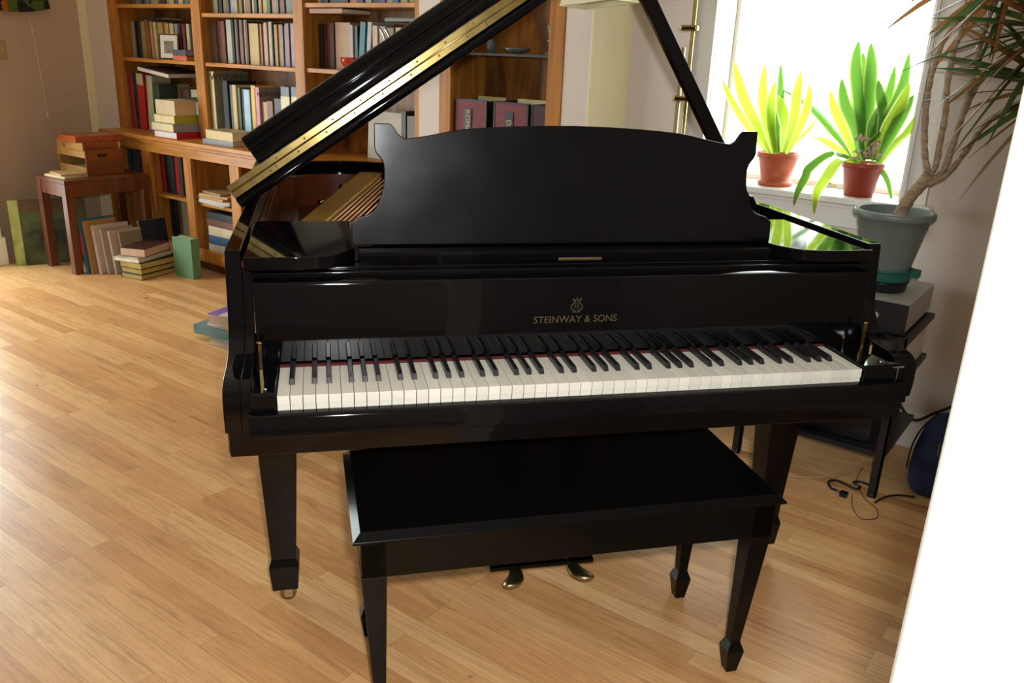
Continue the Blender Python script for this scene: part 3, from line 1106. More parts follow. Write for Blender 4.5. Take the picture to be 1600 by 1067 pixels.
def upright(x0, x1, y, depth, z0, z1, h, lean=0, name='book', label=None, group=None, yaw=0, band=None, cover=None):
    """book standing with its spine towards -y"""
    t = min(.003, (x1 - x0) * .22)
    w_, hgt = x1 - x0, z1 - z0
    m = MB()
    m.prism([(-w_ / 2 + .002, 0), (w_ / 2 - .002, 0), (w_ / 2, .004), (w_ / 2, t + .004), (-w_ / 2, t + .004), (-w_ / 2, .004)], 'z', 0, hgt)
    m.box(-w_ / 2, -w_ / 2 + t, .004, depth, 0, hgt)
    m.box(w_ / 2 - t, w_ / 2, .004, depth, 0, hgt)
    m.mi = 1
    m.box(-w_ / 2 + t, w_ / 2 - t, t + .004, depth - .004, .003, hgt - .004)
    if band:
        m.mi = 2
        m.box(-w_ / 2 - .0004, w_ / 2 + .0004, -.0006, .002, hgt * band[1], hgt * band[2])
    mats = [cover_mat(h), PAGES] + ([cover_mat(band[0])] if band else [])
    o = m.build(name, mats)
    if cover:
        MB().box(w_ / 2, w_ / 2 + .0006, .002, depth, 0, hgt).build('front_cover', cover_mat(cover[0]), o)
        if cover[1]:
            text_obj('cover_lettering', cover[1], cover[2], frameM((w_ / 2 + .0008, depth * .5, hgt - cover[3]), (0, 1, 0), (0, 0, 1)), LBL, o)
    o.matrix_world = Matrix.Translation(((x0 + x1) / 2, y, z0 + abs(math.sin(lean)) * w_ / 2)) @ Matrix.Rotation(lean, 4, 'Y') @ Matrix.Rotation(yaw, 4, 'Z')
    tag(o, label, 'book', group)
    return o


def row(where, specs, y, z0, zmax, f=lambda v: v, depth=.16, group=None):
    last = -9
    for i, s in enumerate(specs):
        pl, pr_, pt, h = s[:4]
        lean = s[4] if len(s) > 4 else 0
        bd = s[5] if len(s) > 5 else None
        p0, p1 = f((pl, pt)), f((pr_, pt))
        mid = f(((pl + pr_) / 2, pt))
        jy = (i * 37 % 5) * .004
        X0, X1 = at(p0[0], p0[1], y).x, at(p1[0], p1[1], y).x
        z1 = min(at(*mid, y + jy).z, zmax - .006)
        X0 = max(X0, last + .0008)
        if X1 - X0 < .006:
            X1 = X0 + .006
        last = X1
        cv = s[6] if len(s) > 6 else None
        upright(X0, X1, y + (0 if cv else jy), cv[4] if cv else depth, z0 + .0005, z1, h, lean, cover=cv and cv[:4], label=f'{cname(h)} book, {ORD[i]} from the left {where}', group=group, band=bd)


fA = lambda p: (200 + p[0] / 10.667, p[1] / 10.667)
fB = lambda p: (310 + p[0] / 9.412, p[1] / 9.412)
fC = lambda p: (470 + p[0] / 8, p[1] / 8)
fD = lambda p: (310 + p[0] / 9.412, 105 + p[1] / 9.412)
fE = lambda p: (160 + p[0] / 5.927, 80 + p[1] / 5.927)
fF = lambda p: (180 + p[0] / 4.445, 200 + p[1] / 4.445)
row('on the second shelf of the first bay', [(25, 80, 350, 'a09070'), (80, 150, 345, '1c1a14'), (155, 235, 355, 'a89a68'), (245, 310, 310, '8a5a30'), (310, 350, 340, 'a0703c'),
    (350, 385, 360, 'b89860'), (388, 430, 365, 'c8b080'), (432, 480, 370, '6a8040'), (480, 555, 375, 'a88c50'), (558, 600, 380, '9a5a2c'), (602, 660, 385, 'b09050'),
    (662, 725, 390, 'c0b080'), (730, 800, 400, '909890'), (802, 848, 410, '4a2030'), (850, 892, 410, '5a2420'), (894, 935, 410, '6a1c18'), (940, 990, 400, 'c0b088'),
    (992, 1045, 400, '1e2a20'), (1048, 1080, 410, 'b08070')], 2.30, 1.241, 1.52, fA, .15, 'books on the second shelf of the first bay')
row('on the top visible shelf of the first bay', [(10 + k * 82, 84 + k * 82, -90, c) for k, c in enumerate(['6c5040', '8c7c60', '2c2420', '707880', '9c8c70', 'a09468', '4a3c34', '8c8478', 'b8a878', '4c4c4c', 'c0b48c', '6c7c78'])],
    2.27, 1.562, 1.8, fA, .15, 'books on the top shelf of the first bay')
row('on the top shelf of the middle bay', [(a, b, -60 - (a * 7 % 30), c) for a, b, c in [(200, 268, '8a8468'), (272, 315, '2a2a2a'), (318, 385, '8a7448'), (390, 430, '5c5050'), (432, 500, 'a0a4b0'),
    (505, 560, 'b0a078'), (562, 612, '8c7434'), (625, 655, 'c8c0a8'), (665, 745, '8a6440'), (755, 800, 'd0c49c'), (802, 850, '2c3c3c'), (855, 900, 'b89468'), (902, 978, 'c4a868'),
    (980, 1038, '4c5c24'), (1045, 1120, 'a87c4c'), (1122, 1165, '7c7c70'), (1167, 1240, '7c4424'), (1242, 1322, '6c8480'), (1326, 1370, '7c7040'), (1372, 1412, '5c4c34')]],
    2.27, 1.512, 1.78, fB, .16, 'books on the top shelf of the middle bay')
row('on the second shelf of the middle bay', [(100, 238, 340, '7c7068'), (242, 355, 310, '6e3a1c'), (362, 452, 290, 'c0bfb0'), (455, 495, 290, '243028'), (498, 536, 285, 'a09080'),
    (538, 566, 295, '4a2c1c'), (568, 618, 290, '806450'), (620, 665, 290, 'a89c84'), (667, 702, 310, '5c3820'), (704, 785, 345, 'c8a868'), (787, 870, 345, 'c8aa6c'), (872, 904, 350, 'a07048'),
    (906, 940, 360, 'b08070'), (942, 990, 330, 'c09c88'), (993, 1056, 320, 'c0b090'), (1058, 1080, 330, '3c3c28'), (1082, 1132, 360, 'a8884c'), (1134, 1198, 360, 'a87c3c'),
    (1200, 1226, 380, '7c7c80'), (1228, 1262, 385, '9ca0a4'), (1264, 1322, 345, '947078'), (1326, 1398, 345, 'a09098')], 2.28, 1.240, 1.49, fB, .16, 'books on the second shelf of the middle bay')
row('on the top visible shelf of the third bay', [(205, 242, -120, 'c8b488'), (245, 320, -140, '38382c'), (322, 400, -130, '2a2a28'), (405, 580, -150, '2c3428'), (588, 692, -110, 'c87820'), (696, 780, -150, '30343c'), (785, 865, -120, 'b0a8a0'),
    (870, 980, -140, '303030'), (985, 1042, -120, '7c5c9c'), (1046, 1132, -130, 'b8a884'), (1138, 1222, -120, '3c6c84'), (1228, 1320, -140, 'b0a47c'), (1322, 1460, -110, 'a89840')],
    2.27, 1.565, 1.83, fC, .16, 'books on the top shelf of the third bay')
row('on the second shelf of the third bay', [(212, 262, 300, '2c2420'), (264, 392, 290, '5a3020'), (395, 590, 280, 'b08454'), (593, 640, 310, 'a89c98'), (643, 685, 320, '283428'), (705, 775, 275, '1c6c80', .09),
    (782, 836, 275, 'b0b4b0', .09), (845, 880, 310, '1c1c1c'), (885, 950, 320, 'c8a890'), (953, 1040, 330, 'b0a48c'), (1044, 1160, 350, '7c6440'), (1165, 1240, 345, 'c0b090'), (1242, 1320, 345, 'b0a488'),
    (1322, 1430, 350, '8c8478')], 2.30, 1.243, 1.53, fC, .16, 'books on the second shelf of the third bay')
row('behind the pile on the counter, first bay', [(170, 206, 170, 'b08850'), (212, 255, 200, '8c2424'), (258, 290, 200, '2c3440'), (296, 352, 200, 'b81c1c', .03, ('c4bc98', .80, 1.0)), (370, 425, 225, 'b0b090', .05),
    (445, 505, 300, '30402c', .05)], 2.22, .791, 1.15, fE, .132, 'large books on the counter of the first bay')
row('in the low row behind the first bay pile', [(535, 560, 310, 'd0c8a0'), (562, 590, 300, '2c2c30'), (592, 640, 305, 'b8c088'), (645, 700, 330, 'b89464'), (702, 745, 345, '8c5c3c'), (748, 800, 350, '5c3424'), (805, 868, 355, 'c8cca8')],
    2.36, .791, 1.15, fE, .12, 'small books behind the first bay pile')
row('standing on the counter of the middle bay', [(48, 82, 200, 'c8c4b0', -.03), (90, 150, 60, 'c0aa78'), (153, 216, 60, 'd8c89a', 0, None, ('8f8a6e', 'WYSPIANSKI', .052, .032, .245)), (345, 415, 200, '1a1e26', 0, None, ('1a1e26', None, 0, 0, .21)), (425, 475, 260, '6c6860'), (487, 545, 262, 'd0b47c'), (547, 588, 300, '4c5c40'), (592, 643, 320, '24241c'),
    (646, 735, 330, 'a8c8dc'), (738, 804, 268, 'dcb83c'), (806, 828, 300, 'c88c54'), (830, 884, 295, 'cc8c94', 0, None, ('8c7c70', 'NEW YORK', .036, .04, .158)), (890, 988, 510, 'b89464'), (992, 1080, 500, '7c5038'), (1084, 1195, 460, '40403c'),
    (1204, 1328, 290, '70747c', 0, ('d8cfa8', .45, .85)), (1340, 1445, 290, '70747c', 0, ('d8cfa8', .45, .85))], 2.235, .791, 1.2, fD, .16, 'books on the counter of the middle bay')
row('in the cupboard left of the encyclopaedias', [(5, 30, 130, '8c8470'), (32, 60, 130, '28384c'), (62, 92, 135, '3c5468'), (94, 125, 150, '303c48'), (127, 155, 165, '4c5458'), (157, 182, 190, '6c2018')],
    2.16, .428, .68, fF, .2, 'books in the cupboard left of the encyclopaedias')
row('in the upper cupboard between two oak stiles', [(243, 290, 165, '1c1c18'), (292, 320, 170, '8c1c18'), (322, 350, 175, '202424'), (352, 390, 180, '2a2c34'), (393, 425, 185, 'a02820'), (428, 453, 190, '3c2c24'), (455, 478, 195, '2c2c28')],
    2.13, .428, .68, fF, .2, 'encyclopaedias in the upper cupboard')
row('in the lower cupboard between two oak stiles', [(262, 312, 450, '8a8c88'), (315, 338, 475, '101010'), (340, 365, 480, '401c18'), (370, 412, 490, '181818'), (416, 450, 490, '6a5c40'), (453, 495, 490, '807860')],
    2.17, .121, .40, fF, .2, 'books in the lower cupboard')
row('in the low cupboard behind the small table', [(160, 188, 450, '6c7474'), (190, 222, 455, '8c8c80')], 2.12, .121, .40, fF, .2, 'books in the lowest cupboard')


def facing(name, x, y, w_, hgt, t, z, h, label, yaw=0, tilt=-.12, word=None, wz=.86, ws=.04, wx=0):
    """book or picture standing with its front cover towards the room"""
    o = MB().box(-w_ / 2, w_ / 2, 0, t, 0, hgt).build(name, [cover_mat(h)], bevel=.0015)
    MB().box(-w_ / 2 + .004, w_ / 2 + .001, .003, t - .003, -.0 + .003, hgt + .001).build('pages', PAGES, o)
    o.matrix_world = Matrix.Translation((x, y, z)) @ Matrix.Rotation(yaw, 4, 'Z') @ Matrix.Rotation(tilt, 4, 'X')
    tag(o, label, 'book')
    if word:
        text_obj('cover_lettering', word, ws, frameM((wx, -.0006, hgt * wz), (1, 0, 0), (0, 0, 1)), LBL, o)
    return o


p0, p1 = at(590, 200, 2.36), at(618, 200, 2.36)
facing('book', (p0.x + p1.x) / 2, 2.36, p1.x - p0.x + .16, .25, .03, .791, 'b4a890', 'pale illustrated book facing out below the piano hinge', tilt=-.06)
tag(MB().box(-1.86, -1.83, 2.28, 2.45, .791, 1.06).build('book', cover_mat('2c2018')), 'dark brown book standing beside the pale illustrated book', 'book')
tag(MB().box(-1.82, -1.77, 2.28, 2.45, .791, 1.04).build('book', cover_mat('6c6450')), 'olive grey book between the dark brown book and the white pier', 'book')


def flat(cx, cy, z, L_, W_, t, h, label, yaw=0, side='+x', page=None, group=None, hard=True):
    """book lying flat; L_ along local x, W_ along local y, spine on the given side"""
    m = MB()
    k = min(.003, t * .15)
    m.box(-L_ / 2, L_ / 2, -W_ / 2, W_ / 2, 0, k)
    m.box(-L_ / 2, L_ / 2, -W_ / 2, W_ / 2, t - k, t)
    s = {'+x': (L_ / 2 - k, L_ / 2, -W_ / 2, W_ / 2), '-x': (-L_ / 2, -L_ / 2 + k, -W_ / 2, W_ / 2),
         '+y': (-L_ / 2, L_ / 2, W_ / 2 - k, W_ / 2), '-y': (-L_ / 2, L_ / 2, -W_ / 2, -W_ / 2 + k)}[side]
    m.box(*s, k, t - k)
    o = m.build('book', cover_mat(h))
    o.location = (cx, cy, z)
    o.rotation_euler.z = yaw
    i = .003
    MB().box(-L_ / 2 + i, L_ / 2 - i, -W_ / 2 + i, W_ / 2 - i, k, t - k).build('pages', cover_mat(page, .8) if page else PAGES, o)
    tag(o, label, 'book', group)
    return o


# pile on the counter of the first bay
z = .7905
for L_, W_, t, h, sd, yw, dx, lab, pg in ((.235, .17, .040, 'b01820', '+x', .02, 0, 'red book at the bottom of the pile on the first bay counter', 'd8d4d0'),
        (.25, .18, .048, '8c8c8c', '+x', -.03, -.015, 'grey book lying on the red one at the first bay', 'd8c49c'),
        (.21, .17, .048, 'a8a028', '+x', .03, 0, 'mustard yellow book in the pile on the first bay counter', 'd8c49c'),
        (.20, .15, .085, 'c8b490', '-y', .0, .01, 'thick cream paperback on top of the first bay pile', 'cfb088')):
    flat(-3.615 + dx, 2.135, z, L_, W_, t, h, lab, yw, sd, pg, 'pile on the first bay counter')
    z += t + .0006
flat(-3.12, 2.14, .7905, .27, .14, .028, '74787c', 'grey book under the fat cream book at the middle bay', .05, '-y', None, 'pile on the middle bay counter')
flat(-3.11, 2.15, .819, .26, .15, .052, 'b8a07c', 'fat cream book lying open edge outward at the middle bay', .0, '+y', 'd8c494', 'pile on the middle bay counter')
MB_ = MB().box(-.17, .17, -.13, .13, 0, .022)
o = MB_.build('book', cover_mat('c9c0b4'))
MB().box(-.165, .166, -.131, .125, .003, .019).build('pages', cover_mat('d8c8c0', .8), o)
MB().box(-.17, .17, -.13, .13, .022, .0235).build('dust_jacket', cover_mat('4c3828'), o)
o.matrix_world = Matrix.Translation((-3.90, 2.31, 1.155)) @ Matrix.Rotation(.10, 4, 'Y') @ Matrix.Rotation(.03, 4, 'X')
tag(o, 'large flat book lying across the tops of the leaning first bay books', 'book')
flat(-3.63, 2.36, 1.0, .26, .2, .018, '3c3430', 'thin dark book lying on the low row of the first bay', .05, '-y', None)
flat(-4.02, 2.36, 1.475, .2, .15, .014, '14181a', 'black book lying on top of the second shelf row, first bay', .04, '-y', None)
flat(-2.31, 2.30, 1.515, .26, .19, .022, '9c6840', 'tan and white book lying on the row above the red bowl', -.05, '-y', 'd8ccb8')
tag(MB().box(-2.0, -1.76, 2.31, 2.47, 1.485, 1.50).build('book', cover_mat('6c7468')), 'grey green book lying on the row near the white pier', 'book')
flat(-3.65, 2.245, 1.242, .13, .06, .026, 'c8582c', 'small orange book below the framed picture', .06, '-y', 'd09060')
flat(-3.65, 2.25, 1.269, .14, .07, .034, '4c5058', 'small grey patterned book lying on the orange one', -.02, '-y', '9c8c90')
# framed picture
PIC = mat('sepia_picture', '8c8478', .5, noise=.5, nscale=30)
o = tag(MB().box(-.06, .06, 0, .012, 0, .15).build('picture_frame', mat('brown_frame_wood', '4c2c18', .35)), 'small framed picture with a white mat on the second shelf', 'picture frame')
MB().box(-.052, .052, -.001, .004, .008, .142).build('mat_board', PAPER, o)
MB().box(-.030, .030, -.0018, 0, .035, .108).build('picture', PIC, o)
o.matrix_world = Matrix.Translation((-3.79, 2.235, 1.244)) @ Matrix.Rotation(.62, 4, 'Z') @ Matrix.Rotation(-.12, 4, 'X')
# bowl, cup, bookend
tag(MB().lathe([(.022, 0), (.022, .004), (.045, .02), (.056, .045), (.058, .062), (.0545, .062), (.05, .044), (.038, .022), (0, .01)], n=36, M=Matrix.Translation((-2.175, 2.245, 1.2435))).build('bowl', REDC), 'glossy red bowl in front of the tan book', 'bowl')
tag(MB().lathe([(.010, 0), (.016, .012), (.018, .032), (.016, .032), (.013, .012), (0, .005)], n=20, M=Matrix.Translation((-2.10, 2.235, 1.2435))).build('cup', PAPER), 'tiny white cup beside the red bowl', 'cup')
for k, (px_, lab) in enumerate(((598, 'curved chrome handle-shaped bookend in front of the third bay books'), (606, 'second curved chrome bookend behind the piano lid'))):
    c0 = at(px_, 70, 2.235)
    tag(MB().tube(catmull([(c0.x - .03, 2.235, 1.25), (c0.x + .01, 2.235, 1.32), (c0.x + .015, 2.235, 1.40), (c0.x - .02, 2.235, 1.45)], 6), .006).build('bookend', STEEL), lab, 'bookend')
# cupboard piles
z = .429
for k, (L_, W_, t, h, yw, lab) in enumerate(((.30, .2, .006, 'd8d8dc', -.06, 'white folder sticking out at the bottom of the cupboard papers'), (.26, .19, .022, 'd0ccc4', .12, 'bent white magazine lying on the white folder'),
        (.27, .2, .016, 'b89464', -.03, 'tan envelope in the pile of cupboard papers'), (.26, .19, .012, 'c8a070', .06, 'light tan envelope near the top of the cupboard papers'),
        (.22, .17, .014, '9c8058', -.1, 'brown folder topping the pile of cupboard papers'))):
    o = MB().box(-L_ / 2, L_ / 2, -W_ / 2, W_ / 2, 0, t).build('folder' if k != 1 else 'magazine', cover_mat(h, .7), bevel=.001)
    o.location = (-3.245 + .02 * (k % 2), 2.175, z)
    o.rotation_euler.z = yw
    tag(o, lab, 'folder' if k != 1 else 'magazine')
    z += t + .0006
z = .1205
for t, h, lab, pg in ((.062, 'c4b49c', 'thick cream book at the bottom of the cupboard pile', 'c8b89c'), (.055, '3c5c84', 'blue book with white lettering in the cupboard pile', 'c8b89c'), (.055, 'cfc0a4', 'cream book between the blue and brown ones in the cupboard', 'd8c8ac'),
        (.04, '6c4434', 'brown book under the black one in the cupboard pile', None), (.045, '1c1c20', 'black book on top of the cupboard pile', None)):
    flat(-3.185 + .01 * (t * 100 % 2), 2.19, z, .26, .2, t, h, lab, (t * 100 % 3) * .03 - .02, '-y', pg, 'pile of books in the open cupboard')
    z += t + .0006

# ================================================================ FLOOR PILES
o = MB().box(-.083, .083, 0, .003, 0, .245).box(-.083, .083, .055, .058, 0, .245).box(.080, .083, .003, .055, 0, .245).build('book', mat('green_cloth', '5c8560', .7, bump=.1, bscale=300))
MB().box(-.080, .080, .003, .055, .002, .238).build('pages', PAGES, o)
o.matrix_world = Matrix.Translation((-3.298, 1.895, 0)) @ Matrix.Rotation(.10, 4, 'Z')
tag(o, 'thick green cloth book standing on end on the floor', 'book')
z = .0
for k, (t, h, pg, L_, W_, sd, yw, dx, dy, lab) in enumerate(((.032, '1c1a16', 'a8904c', .17, .27, '-x', .19, 0, 0, 'black hardback at the very bottom of the floor pile'),
        (.032, '1a1c16', 'b0944c', .17, .27, '-x', .19, -.004, .004, 'black hardback second from the bottom of the floor pile'),
        (.038, '20201a', 'b49a50', .175, .27, '-x', .19, -.002, 0, 'black gilt-edged hardback third from the bottom of the floor pile'),
        (.020, 'd8d0bc', 'e0d8c8', .185, .28, '-x', .30, -.035, -.01, 'thin white book under the top book of the floor pile'),
        (.008, 'b89c70', 'd8c8ac', .15, .25, '-x', .10, -.0, .0, 'thin tan booklet near the top of the floor pile'),
        (.050, '4c2c28', 'c8a890', .165, .25, '+y', .42, -.02, 0, 'thick book with a dark patterned cover topping the floor pile'))):
    flat(-3.515 + dx, 1.80 + dy, z, L_, W_, t, h, lab, yw, sd, pg, 'pile on the floor by the small table')
    z += t + .0006
z = .0
for t, h, pg, L_, W_, sd, yw, cx, cy, lab in ((.030, '8c9078', 'c8a898', .26, .22, '+y', .12, -2.04, 1.40, 'grey green book at the bottom of the pile left of the piano'),
        (.045, '6c8c90', 'c8d0c8', .34, .24, '-y', .20, -2.13, 1.43, 'grey blue book jutting out of the pile left of the piano'),
        (.018, '94a098', 'd8c8a8', .24, .2, '+x', .12, -2.10, 1.42, 'thin book lying on the grey blue one, left of the piano'),
        (.052, 'dcd8dc', 'cbb4a4', .24, .2, '+x', .28, -2.08, 1.42, 'white book with a violet spine on top, left of the piano')):
    o = flat(cx, cy, z, L_, W_, t, h, lab, yw, sd, pg, 'pile on the floor left of the piano')
    if t == .052:
        MB().box(-.1205, -.06, -.1005, .1005, t - .002, t + .0004).build('violet_border', cover_mat('8c68b0'), o)
    z += t + .0006

# ================================================================ SMALL TABLE WITH BOXES
tb = empty('side_table', (-3.96, 1.77, 0))
tag(tb, 'small dark red-brown wooden side table in the corner', 'side table')
tx0, tx1, ty0, ty1, tz = -4.135, -3.79, 1.49, 2.02, .56
bpart(MB().box(tx0, tx1, ty0, ty1, tz - .022, tz), 'table_top', DWOOD, tb, bevel=.003)
m = MB()
m.box(tx0 + .01, tx1 - .01, ty0 + .006, ty0 + .026, tz - .10, tz - .022)
m.box(tx0 + .01, tx1 - .01, ty1 - .026, ty1 - .006, tz - .10, tz - .022)
m.box(tx0 + .006, tx0 + .026, ty0 + .02, ty1 - .02, tz - .10, tz - .022)
m.box(tx1 - .026, tx1 - .006, ty0 + .02, ty1 - .02, tz - .10, tz - .022)
bpart(m, 'apron', DWOOD, tb, bevel=.002)
for a in (tx0, tx1 - .05):
    for b in (ty0, ty1 - .05):
        bpart(MB().box(a, a + .05, b, b + .05, 0, tz - .022), 'leg', DWOOD, tb, bevel=.003)
bx = empty('wooden_box', (-4.08, 1.84, .561))
tag(bx, 'light wooden letter box with an open slot, on the side table', 'box')
X0, X1, Y0, Y1, Z0 = -4.255, -3.925, 1.70, 1.93, .561
m = MB()
m.box(X0, X1, Y0, Y1, Z0, Z0 + .012)
m.box(X0, X1, Y0, Y0 + .012, Z0 + .012, Z0 + .045)
m.box(X0, X1, Y1 - .012, Y1, Z0, Z0 + .19)
m.box(X0, X0 + .012, Y0, Y1, Z0, Z0 + .19)
m.box(X0, X1, Y0, Y1, Z0 + .10, Z0 + .112)
m.box(X0, X1, Y0 - .002, Y0 + .01, Z0 + .10, Z0 + .14)
m.box(X0, X1 - .02, Y0 + .002, Y0 + .012, Z0 + .14, Z0 + .19)
m.box(X0, X1 - .02, Y0, Y1, Z0 + .182, Z0 + .19)
bpart(m, 'carcass', BOXW, bx, bevel=.0015)
bpart(MB().box(X1 - .002, X1 + .010, Y0 - .002, Y1 + .004, Z0, Z0 + .15).box(X1 - .02, X1 - .008, Y0, Y1, Z0 + .15, Z0 + .19), 'side_panel', BOXD, bx, bevel=.002)
bpart(MB().box(X1 + .010, X1 + .014, Y0 + .07, Y0 + .13, Z0 + .105, Z0 + .122), 'handle', BLKM, bx, bevel=.003)
bpart(MB().box(X0 + .09, X0 + .10, Y0 - .006, Y0 + .003, Z0 + .15, Z0 + .17), 'latch', BRASSD, bx)
for k, (h, dz, lab) in enumerate((('c4ccb8', .0, 'pale green papers in the slot of the wooden box'), ('e4e4e0', .008, 'white envelopes in the slot of the wooden box'))):
    o = MB().box(-.12, .10 - k * .04, -.09, .09, 0, .008).build('papers' if k == 0 else 'envelope', cover_mat(h, .7))
    o.location = (-4.10 + k * .03, 1.815, Z0 + .0125 + dz + k * .0006)
    o.rotation_euler.z = .08 * k
    tag(o, lab, 'paper')
o = MB().box(-.105, .105, -.15, .15, 0, .038).build('cigar_box', ORANGEW, bevel=.002)
o.location = (-4.05, 1.815, .752)
tag(o, 'flat orange wooden box lying on top of the letter box', 'box')
MB().lathe([(.006, 0), (.006, .002), (0, .003)], n=10, M=Matrix.Translation((.105, .0, .022)) @ Matrix.Rotation(math.radians(90), 4, 'Y')).build('clasp', BRASS, o)
MB().box(-.1055, .1055, -.1505, .1505, .025, .0262).build('lid_seam', LBL, o)
for k, (h, t, w_, lab) in enumerate((('d4bc90', .014, .2, 'cream notepad lying on the corner of the side table'), ('b89468', .012, .18, 'tan notepad on top of the cream one on the side table'))):
    o = MB().box(-w_ / 2, w_ / 2, -.075, .075, 0, t).build('notepad', cover_mat(h, .7), bevel=.001)
    o.location = (-3.955 + k * .01, 1.59 + k * .01, .561 + k * .0146)
    o.rotation_euler.z = .1 - .22 * k
    tag(o, lab, 'notepad')
# books leaning beside the table
for k, (x0, t, y, d_, hh, h, ln_, lab) in enumerate(((-3.775, .022, 1.545, .22, .33, '2c5c68', -.14, 'thin multicoloured magazine leaning against the side table leg'),
        (-3.748, .012, 1.565, .20, .32, 'a07440', -.15, 'thin brown magazine next to the multicoloured one'), (-3.730, .030, 1.60, .22, .29, 'b8a898', -.15, 'pale book with a bright fore edge leaning beside the table'),
        (-3.694, .026, 1.63, .2, .27, 'a08c78', -.15, 'second pale brown book leaning beside the table'), (-3.664, .028, 1.66, .2, .26, 'b09c88', -.15, 'third pale brown book leaning beside the table'),
        (-3.630, .030, 1.70, .14, .25, '807258', -.15, 'olive brown book last in the leaning row'))):
    upright(x0, x0 + t, y, d_, 0, hh, h, ln_, label=lab, group='books leaning beside the side table', band=('c83c64', .35, .75) if k == 0 else None)
o = MB().box(-.016, .0, -.09, .09, 0, .30).build('book', cover_mat('141c28'))
MB().box(-.013, -.003, -.0906, .087, .003, .3006).build('pages', PAGES, o)
o.matrix_world = Matrix.Translation((-3.635, 1.945, 0)) @ Matrix.Rotation(-.16, 4, 'Y')
tag(o, 'large dark blue book leaning behind the pale books by the table', 'book')
# painting-covered book in the corner
ART = mat('green_landscape_print', '4c5a34', .6, noise=.8, nscale=9, dark='1c1c10')
o = MB().box(0, .42, 0, .045, 0, .40).build('art_book', ART, bevel=.002)
o.matrix_world = Matrix.Translation((-4.235, 1.352, 0)) @ Matrix.Rotation(math.radians(66), 4, 'Z') @ Matrix.Rotation(-.03, 4, 'X')
tag(o, 'big green landscape art book standing on the floor behind the table', 'book')
MB().box(-.001, .052, -.0012, .046, 0, .401).build('spine', mat('pale_green_spine', 'b8bc7c', .6, noise=.4, nscale=10, dark='6c9430'), o)
MB().box(.052, .42, -.0012, .0, .33, .401).build('title_band', mat('brown_title_band', '5c4424', .6, noise=.3, nscale=30), o)

# ================================================================ LEFT WALL THINGS
o = MB().box(0, .006, -.035, .035, -.058, .058).build('switch_plate', mat('aged_plate', 'a8946a', .5), bevel=.002)


def wallpt(px_, py_, off=0.0):
    """point on the splayed left wall, x = -4.40 - .306 (y - 1.35)"""
    d = RIGHT * ((px_ - 800) / FPX) - UP * ((py_ - 533.5) / FPX) + FWD
    t = (-4.40 + off + .306 * (1.35 - CAM.y) - CAM.x) / (d.x + .306 * d.y)
    return CAM + d * t


o.location = wallpt(2, 78, .002)
o.rotation_euler.z = math.radians(17)
MB().box(.006, .014, -.006, .006, -.012, .012).build('toggle', mat('aged_plate2', 'b8a47a', .5), o)
tag(o, 'aged cream light switch plate on the wall by the corner', 'light switch')
FLOR = mat('dark_floral_fabric', '20241c', .8)
nt = FLOR.node_tree
tc_ = nt.nodes.new('ShaderNodeTexCoord')
vo = nt.nodes.new('ShaderNodeTexVoronoi')
vo.inputs['Scale'].default_value = 16
cr = nt.nodes.new('ShaderNodeValToRGB')
cr.color_ramp.interpolation = 'CONSTANT'
for p_, c_ in ((0, '1c2018'), (.45, '56702e'), (.62, 'b86a28'), (.72, 'd0a828'), (.80, '18180f')):
    e_ = cr.color_ramp.elements[0] if p_ == 0 else cr.color_ramp.elements.new(p_)
    e_.position = p_
    e_.color = (*srgb(c_), 1)
cr.color_ramp.elements[-1].color = (*srgb('18180f'), 1)
nt.links.new(tc_.outputs['Object'], vo.inputs['Vector'])
nt.links.new(vo.outputs['Color'], cr.inputs['Fac'])
nt.links.new(cr.outputs['Color'], nt.nodes['Principled BSDF'].inputs['Base Color'])
m = MB()
W0, W1, W2, W3 = [], [], [], []
for k in range(9):
    t = k / 8
    p = wallpt(-40 + 118 * t, 8 + 11 * math.sin(t * 2.6), .03 + .012 * math.sin(k * 1.9))
    W0.append(m.b.verts.new(p))
    W1.append(m.b.verts.new((p.x, p.y - (.05 if k == 8 else 0), p.z + .42)))
for a, b in ((W0, W1),):
    for k in range(8):
        m.b.faces.new((a[k], a[k + 1], b[k + 1], b[k])).smooth = True
tag(m.build('wall_hanging', FLOR, solid=.006), 'dark floral fabric hanging high on the wall by the corner', 'wall hanging')
cpts = []
for px_, py_ in ((45, 22), (55, 70), (66, 130), (74, 178)):
    cpts.append(wallpt(px_, py_, .008))
tag(MB().tube(catmull(cpts, 5), .0022, 6).lathe([(.003, .012), (.006, 0), (.006, -.02), (0, -.024)], n=10, M=Matrix.Translation(cpts[-1])).build('pull_cord', PAPER), 'thin pale pull cord hanging against the wall', 'cord')

# ================================================================ BRASS FLOOR LAMP
lp = empty('floor_lamp', (-.25, 2.12, 0))
tag(lp, 'brass swing-arm floor lamp with twin rods behind the piano', 'floor lamp')
bpart(MB().lathe([(.13, 0), (.13, .015), (.03, .03), (.012, .05)], c=(-.245, 2.12), n=32), 'base', BRASS, lp)
bpart(MB().tube([(-.267, 2.12, .04), (-.267, 2.12, 1.40)], .0075, 12), 'pole', BRASSD, lp)
bpart(MB().tube([(-.236, 2.12, .04), (-.236, 2.12, 1.85)], .0075, 12), 'pole', BRASS, lp)
for z in (1.218, 1.468):
    zc = z
    bpart(MB().box(-.286, -.217, 2.108, 2.132, zc - .010, zc + .010), 'collar', BRASS, lp, bevel=.007, seg=4)
bpart(MB().tube([(-.236, 2.12, 1.80), (-.42, 2.11, 1.80), (-.60, 2.10, 1.80), (-.62, 2.10, 1.78), (-.62, 2.10, 1.70)], .006, 10), 'arm', BRASS, lp)
SH = mat('cream_lampshade', 'e4dcb8', .6)
m = MB()
R_ = []
